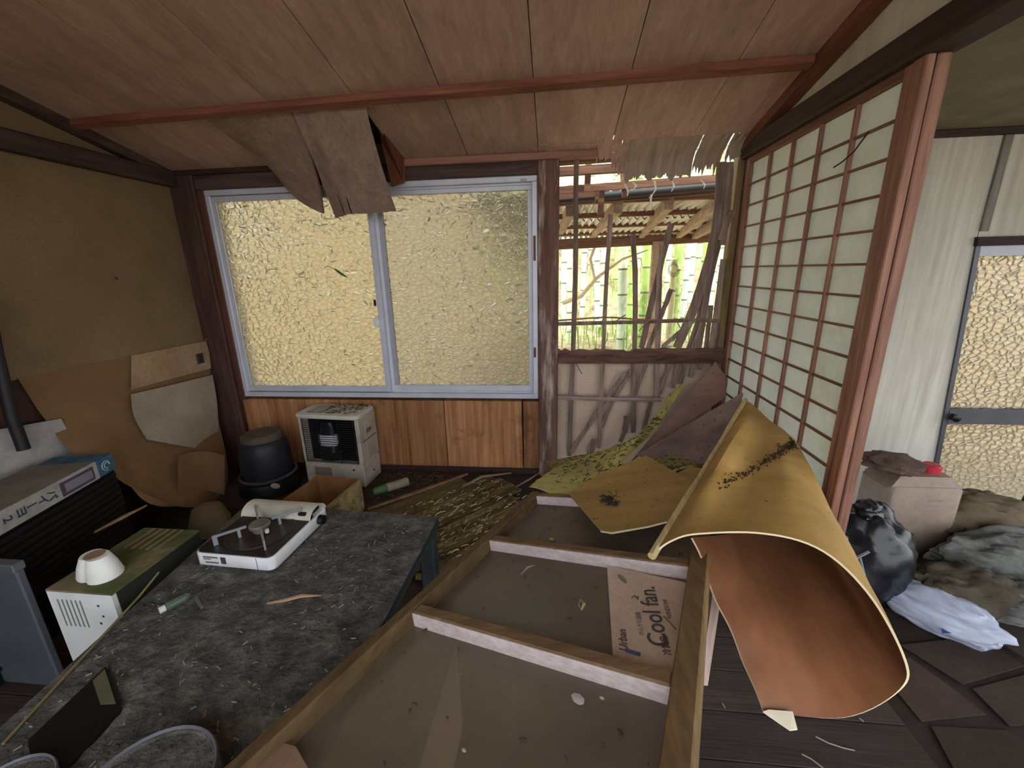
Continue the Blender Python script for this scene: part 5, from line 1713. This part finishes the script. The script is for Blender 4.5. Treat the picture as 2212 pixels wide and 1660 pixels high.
# ---------------------------------------------------------------- things in the hall on the right
def blob(c, rad, seed, amp=.18, nu=40, nv=24, freq=2.2, squash=0.0, fold=0.0):
    rings = []
    c = Vector(c)
    for i in range(nv + 1):
        th = PI * (i + .02) / (nv + .04)
        ring = []
        for j in range(nu):
            ph = 2 * PI * j / nu
            d = Vector((math.sin(th) * math.cos(ph), math.sin(th) * math.sin(ph), math.cos(th)))
            k = 1 + amp * nz(d.x * freq + seed, d.y * freq, d.z * freq) + amp * .45 * nz(d.x * freq * 3, d.y * freq * 3 + seed, d.z * freq * 3)
            if fold:
                k += fold * abs(nz(d.x * 2.4 + d.z * 1.5 + seed, d.y * 2.4, d.z * 5))
            p = Vector((d.x * rad[0] * k, d.y * rad[1] * k, d.z * rad[2] * k))
            if p.z < -rad[2] * (.75 - squash):
                p.z = -rad[2] * (.75 - squash)
            ring.append(c + p)
        rings.append(ring)
    return MB().loft(rings)


HF = -.06
tk = thing('kerosene_tank', 'beige plastic kerosene tank with a red cap before the glass door', 'tank', (3.30, -.50, HF))
M_tank = mottled('tank_plastic', [(.3, srgb(126, 108, 94)), (.7, srgb(154, 136, 122))], 4, 5, .5, .1, .003, spec=.4)
obj('tank_body', MB().rbox((3.150, -.62, HF), (3.425, -.45, .30), .03, 5, 'z', .012), M_tank, tk, True)
obj('tank_shoulder', MB().loft([[(3.16, -.61, .299), (3.415, -.61, .299), (3.415, -.46, .299), (3.16, -.46, .299)], [(3.20, -.59, .335), (3.385, -.59, .335), (3.385, -.48, .335), (3.20, -.48, .335)]]), M_tank, tk)
obj('tank_handle', MB().tube([(3.215, -.535, .33), (3.22, -.535, .365), (3.26, -.535, .375), (3.295, -.535, .365), (3.30, -.535, .33)], .011, 8), M_tank, tk, True)
obj('tank_cap', MB().lathe([(.024, .33), (.032, .334), (.032, .362), (.026, .368), (.004, .369)], 20, (3.345, -.54, 0)), plain('cap_red', srgb(186, 40, 58), .45), tk, True)
for k in range(3):
    obj('faded_print', MB().box((3.27 + .012 * k, -.6206, .20 + .022 * k), (3.33 + .008 * k, -.6195, .208 + .022 * k)), plain('tank_print', srgb(140, 124, 114), .7), tk)
tag(obj('brown_rag', blob((3.19, -.55, .372), (.10, .09, .03), 3, .3), plain('rag_brown', srgb(96, 74, 66), .9), None, True), 'crumpled brown rag on top of the kerosene tank', 'rag')
bb = thing('black_bag', 'shiny black plastic bag slumped beside the shoji post', 'bag', (2.99, -.76, HF))
obj('bag_body', blob((2.985, -.77, .085), (.15, .13, .21), 8, .16, fold=.1), plain('bag_black', srgb(22, 22, 28), .3, 0, .5, .2, 30), bb, True)
obj('bag_knot', blob((2.96, -.78, .295), (.04, .04, .035), 4, .3), plain('bag_black', srgb(22, 22, 28), .3), bb, True)
an = thing('angle_iron', 'bent pale metal strip lying on the black bag', 'strip', at(1860, 1220, y=-.92))
for a, b in (((1838, 1212), (1878, 1192)), ((1858, 1205), (1872, 1262)), ((1829, 1160), (1831, 1182))):
    obj('metal_strip', beam(at(*a, y=-.93), at(*b, y=-.93), .008, .004), plain('strip_metal', srgb(170, 182, 186), .35, .5), an)
# heap of old bedding
M_bed = [mottled('cloth_tan', [(.3, srgb(82, 70, 54)), (.7, srgb(110, 96, 76))], 8, 6, .9, .4, .006), mottled('cloth_grey', [(.3, srgb(66, 68, 68)), (.5, srgb(112, 112, 108)), (.7, srgb(60, 58, 60))], 9, 6, .9, .4, .006), mottled('cloth_olive', [(.3, srgb(58, 52, 42)), (.7, srgb(86, 78, 64))], 9, 6, .9, .4, .006)]
heap = ((3.66, -.52, .07, .23, .12, .13, 0, 'tan quilt hump on top of the bedding heap by the glass door'), (3.63, -.72, .035, .23, .09, .11, 1, 'grey patterned blanket in the middle of the bedding heap'), (3.36, -.86, .0, .17, .09, .09, 2, 'olive rolled blanket at the left of the bedding heap'), (3.60, -.90, -.01, .19, .08, .07, 1, 'grey folded blanket at the front of the bedding heap'))
for i, (x, y, z, a, b, c, m, lb) in enumerate(heap):
    x -= .10
    o = obj('old_blanket', blob((x, y, z + .03), (a, b, c), 10 + i * 3, .14, nu=64, nv=40, fold=.26, freq=2.0), M_bed[m], None, True)
    tag(o, lb, 'blanket', 'heap of old bedding')
wb_ = thing('white_bag', 'white plastic bag with a blue print lying before the bedding heap', 'bag', at(2020, 1320, z=HF))
wc_ = at(2022, 1318, z=0)
wv_ = at(2100, 1352, z=0) - at(1942, 1282, z=0)
Mw = Matrix.Translation(wc_) @ Matrix.Rotation(math.atan2(wv_.y, wv_.x), 4, 'Z')
wbm = blob((0, 0, 0), (.155, .075, .075), 27, .10, nu=56, nv=36, fold=.16)
wbm.v = [Mw @ q for q in wbm.v]
obj('bag_body', wbm, plain('bag_white', srgb(168, 174, 196), .4, 0, .4, .25, 25), wb_, True)
obj('blue_print', MB().sheet(lambda u, v: at(2008 + 20 * u, 1330 + 14 * v, z=-.005) + Vector((0, -.045, .0)), 3, 3, .001, (0, 0, 0)), plain('print_royal', srgb(52, 82, 150), .6), wb_)
# pale pipe at the right edge, dark board by the door
tag(obj('white_pipe', MB().tube([at(2150, 1178, y=-.45), at(2260, 1130, y=-.45)], .028, 12), plain('pipe_white', srgb(196, 196, 190), .5), None, True), 'white plastic pipe leaning at the right edge of the hall', 'pipe')
tag(obj('dark_rod', MB().tube([at(2150, 1165, y=-.40), at(2196, 1120, y=-.40), at(2230, 1060, y=-.40)], [.012, .014, .014], 8), M_dark, None, True), 'dark wooden rod rising at the right edge before the glass door', 'rod')
# sheets of board on the hall floor
M_hb = [mottled('hall_board_%d' % i, [(.3, srgb(50 + i * 8, 41 + i * 6, 36 + i * 5)), (.7, srgb(66 + i * 8, 55 + i * 6, 47 + i * 5))], 4, 6, .85) for i in range(3)]
hbs = ((((1945, 1395), (2120, 1375), (2212, 1440), (2080, 1480)), 1, .012, 'dim brown board on the hall floor below the white bag'), (((1960, 1420), (2060, 1490), (2130, 1545), (1990, 1560), (1940, 1500)), 2, .004, 'dim brown board on the hall floor beside the curled plywood'),
       (((2100, 1490), (2230, 1455), (2300, 1560), (2180, 1570)), 1, .008, 'dim brown board on the hall floor at the right edge'), (((2010, 1570), (2180, 1580), (2330, 1700), (2080, 1700)), 0, .006, 'dark brown board at the bottom right corner of the hall floor'),
       (((2110, 1360), (2230, 1290), (2300, 1420), (2225, 1430)), 0, .10, 'dark brown sloping board under the bedding heap'))
for pts, m, z, lb in hbs:
    tag(obj('floor_sheet', MB().prism([at(*q, z=HF + z * .5) for q in pts], (0, 0, .0025)), M_hb[m]), lb, 'board', 'loose boards on the hall floor')
# crumbs and twigs on the room floor at the lower right
for i, pts in enumerate((((1762, 1592), (1790, 1606), (1820, 1616), (1846, 1622)), ((1732, 1630), (1752, 1640), (1778, 1660)), ((1856, 1552), (1866, 1560)), ((1560, 1520), (1566, 1530)))):
    lb = ('long curved straw on the floor below the curled plywood', 'second straw on the floor below the curled plywood, nearest the bottom edge', 'short straw on the floor right of the white plywood corner', 'tiny crumb on the floor beside the upright board')[i]
    tag(obj('straw', MB().tube([at(*q, z=.004) for q in pts], .0018, 5), plain('straw_pale', srgb(150, 136, 120), .8)), lb, 'straw')
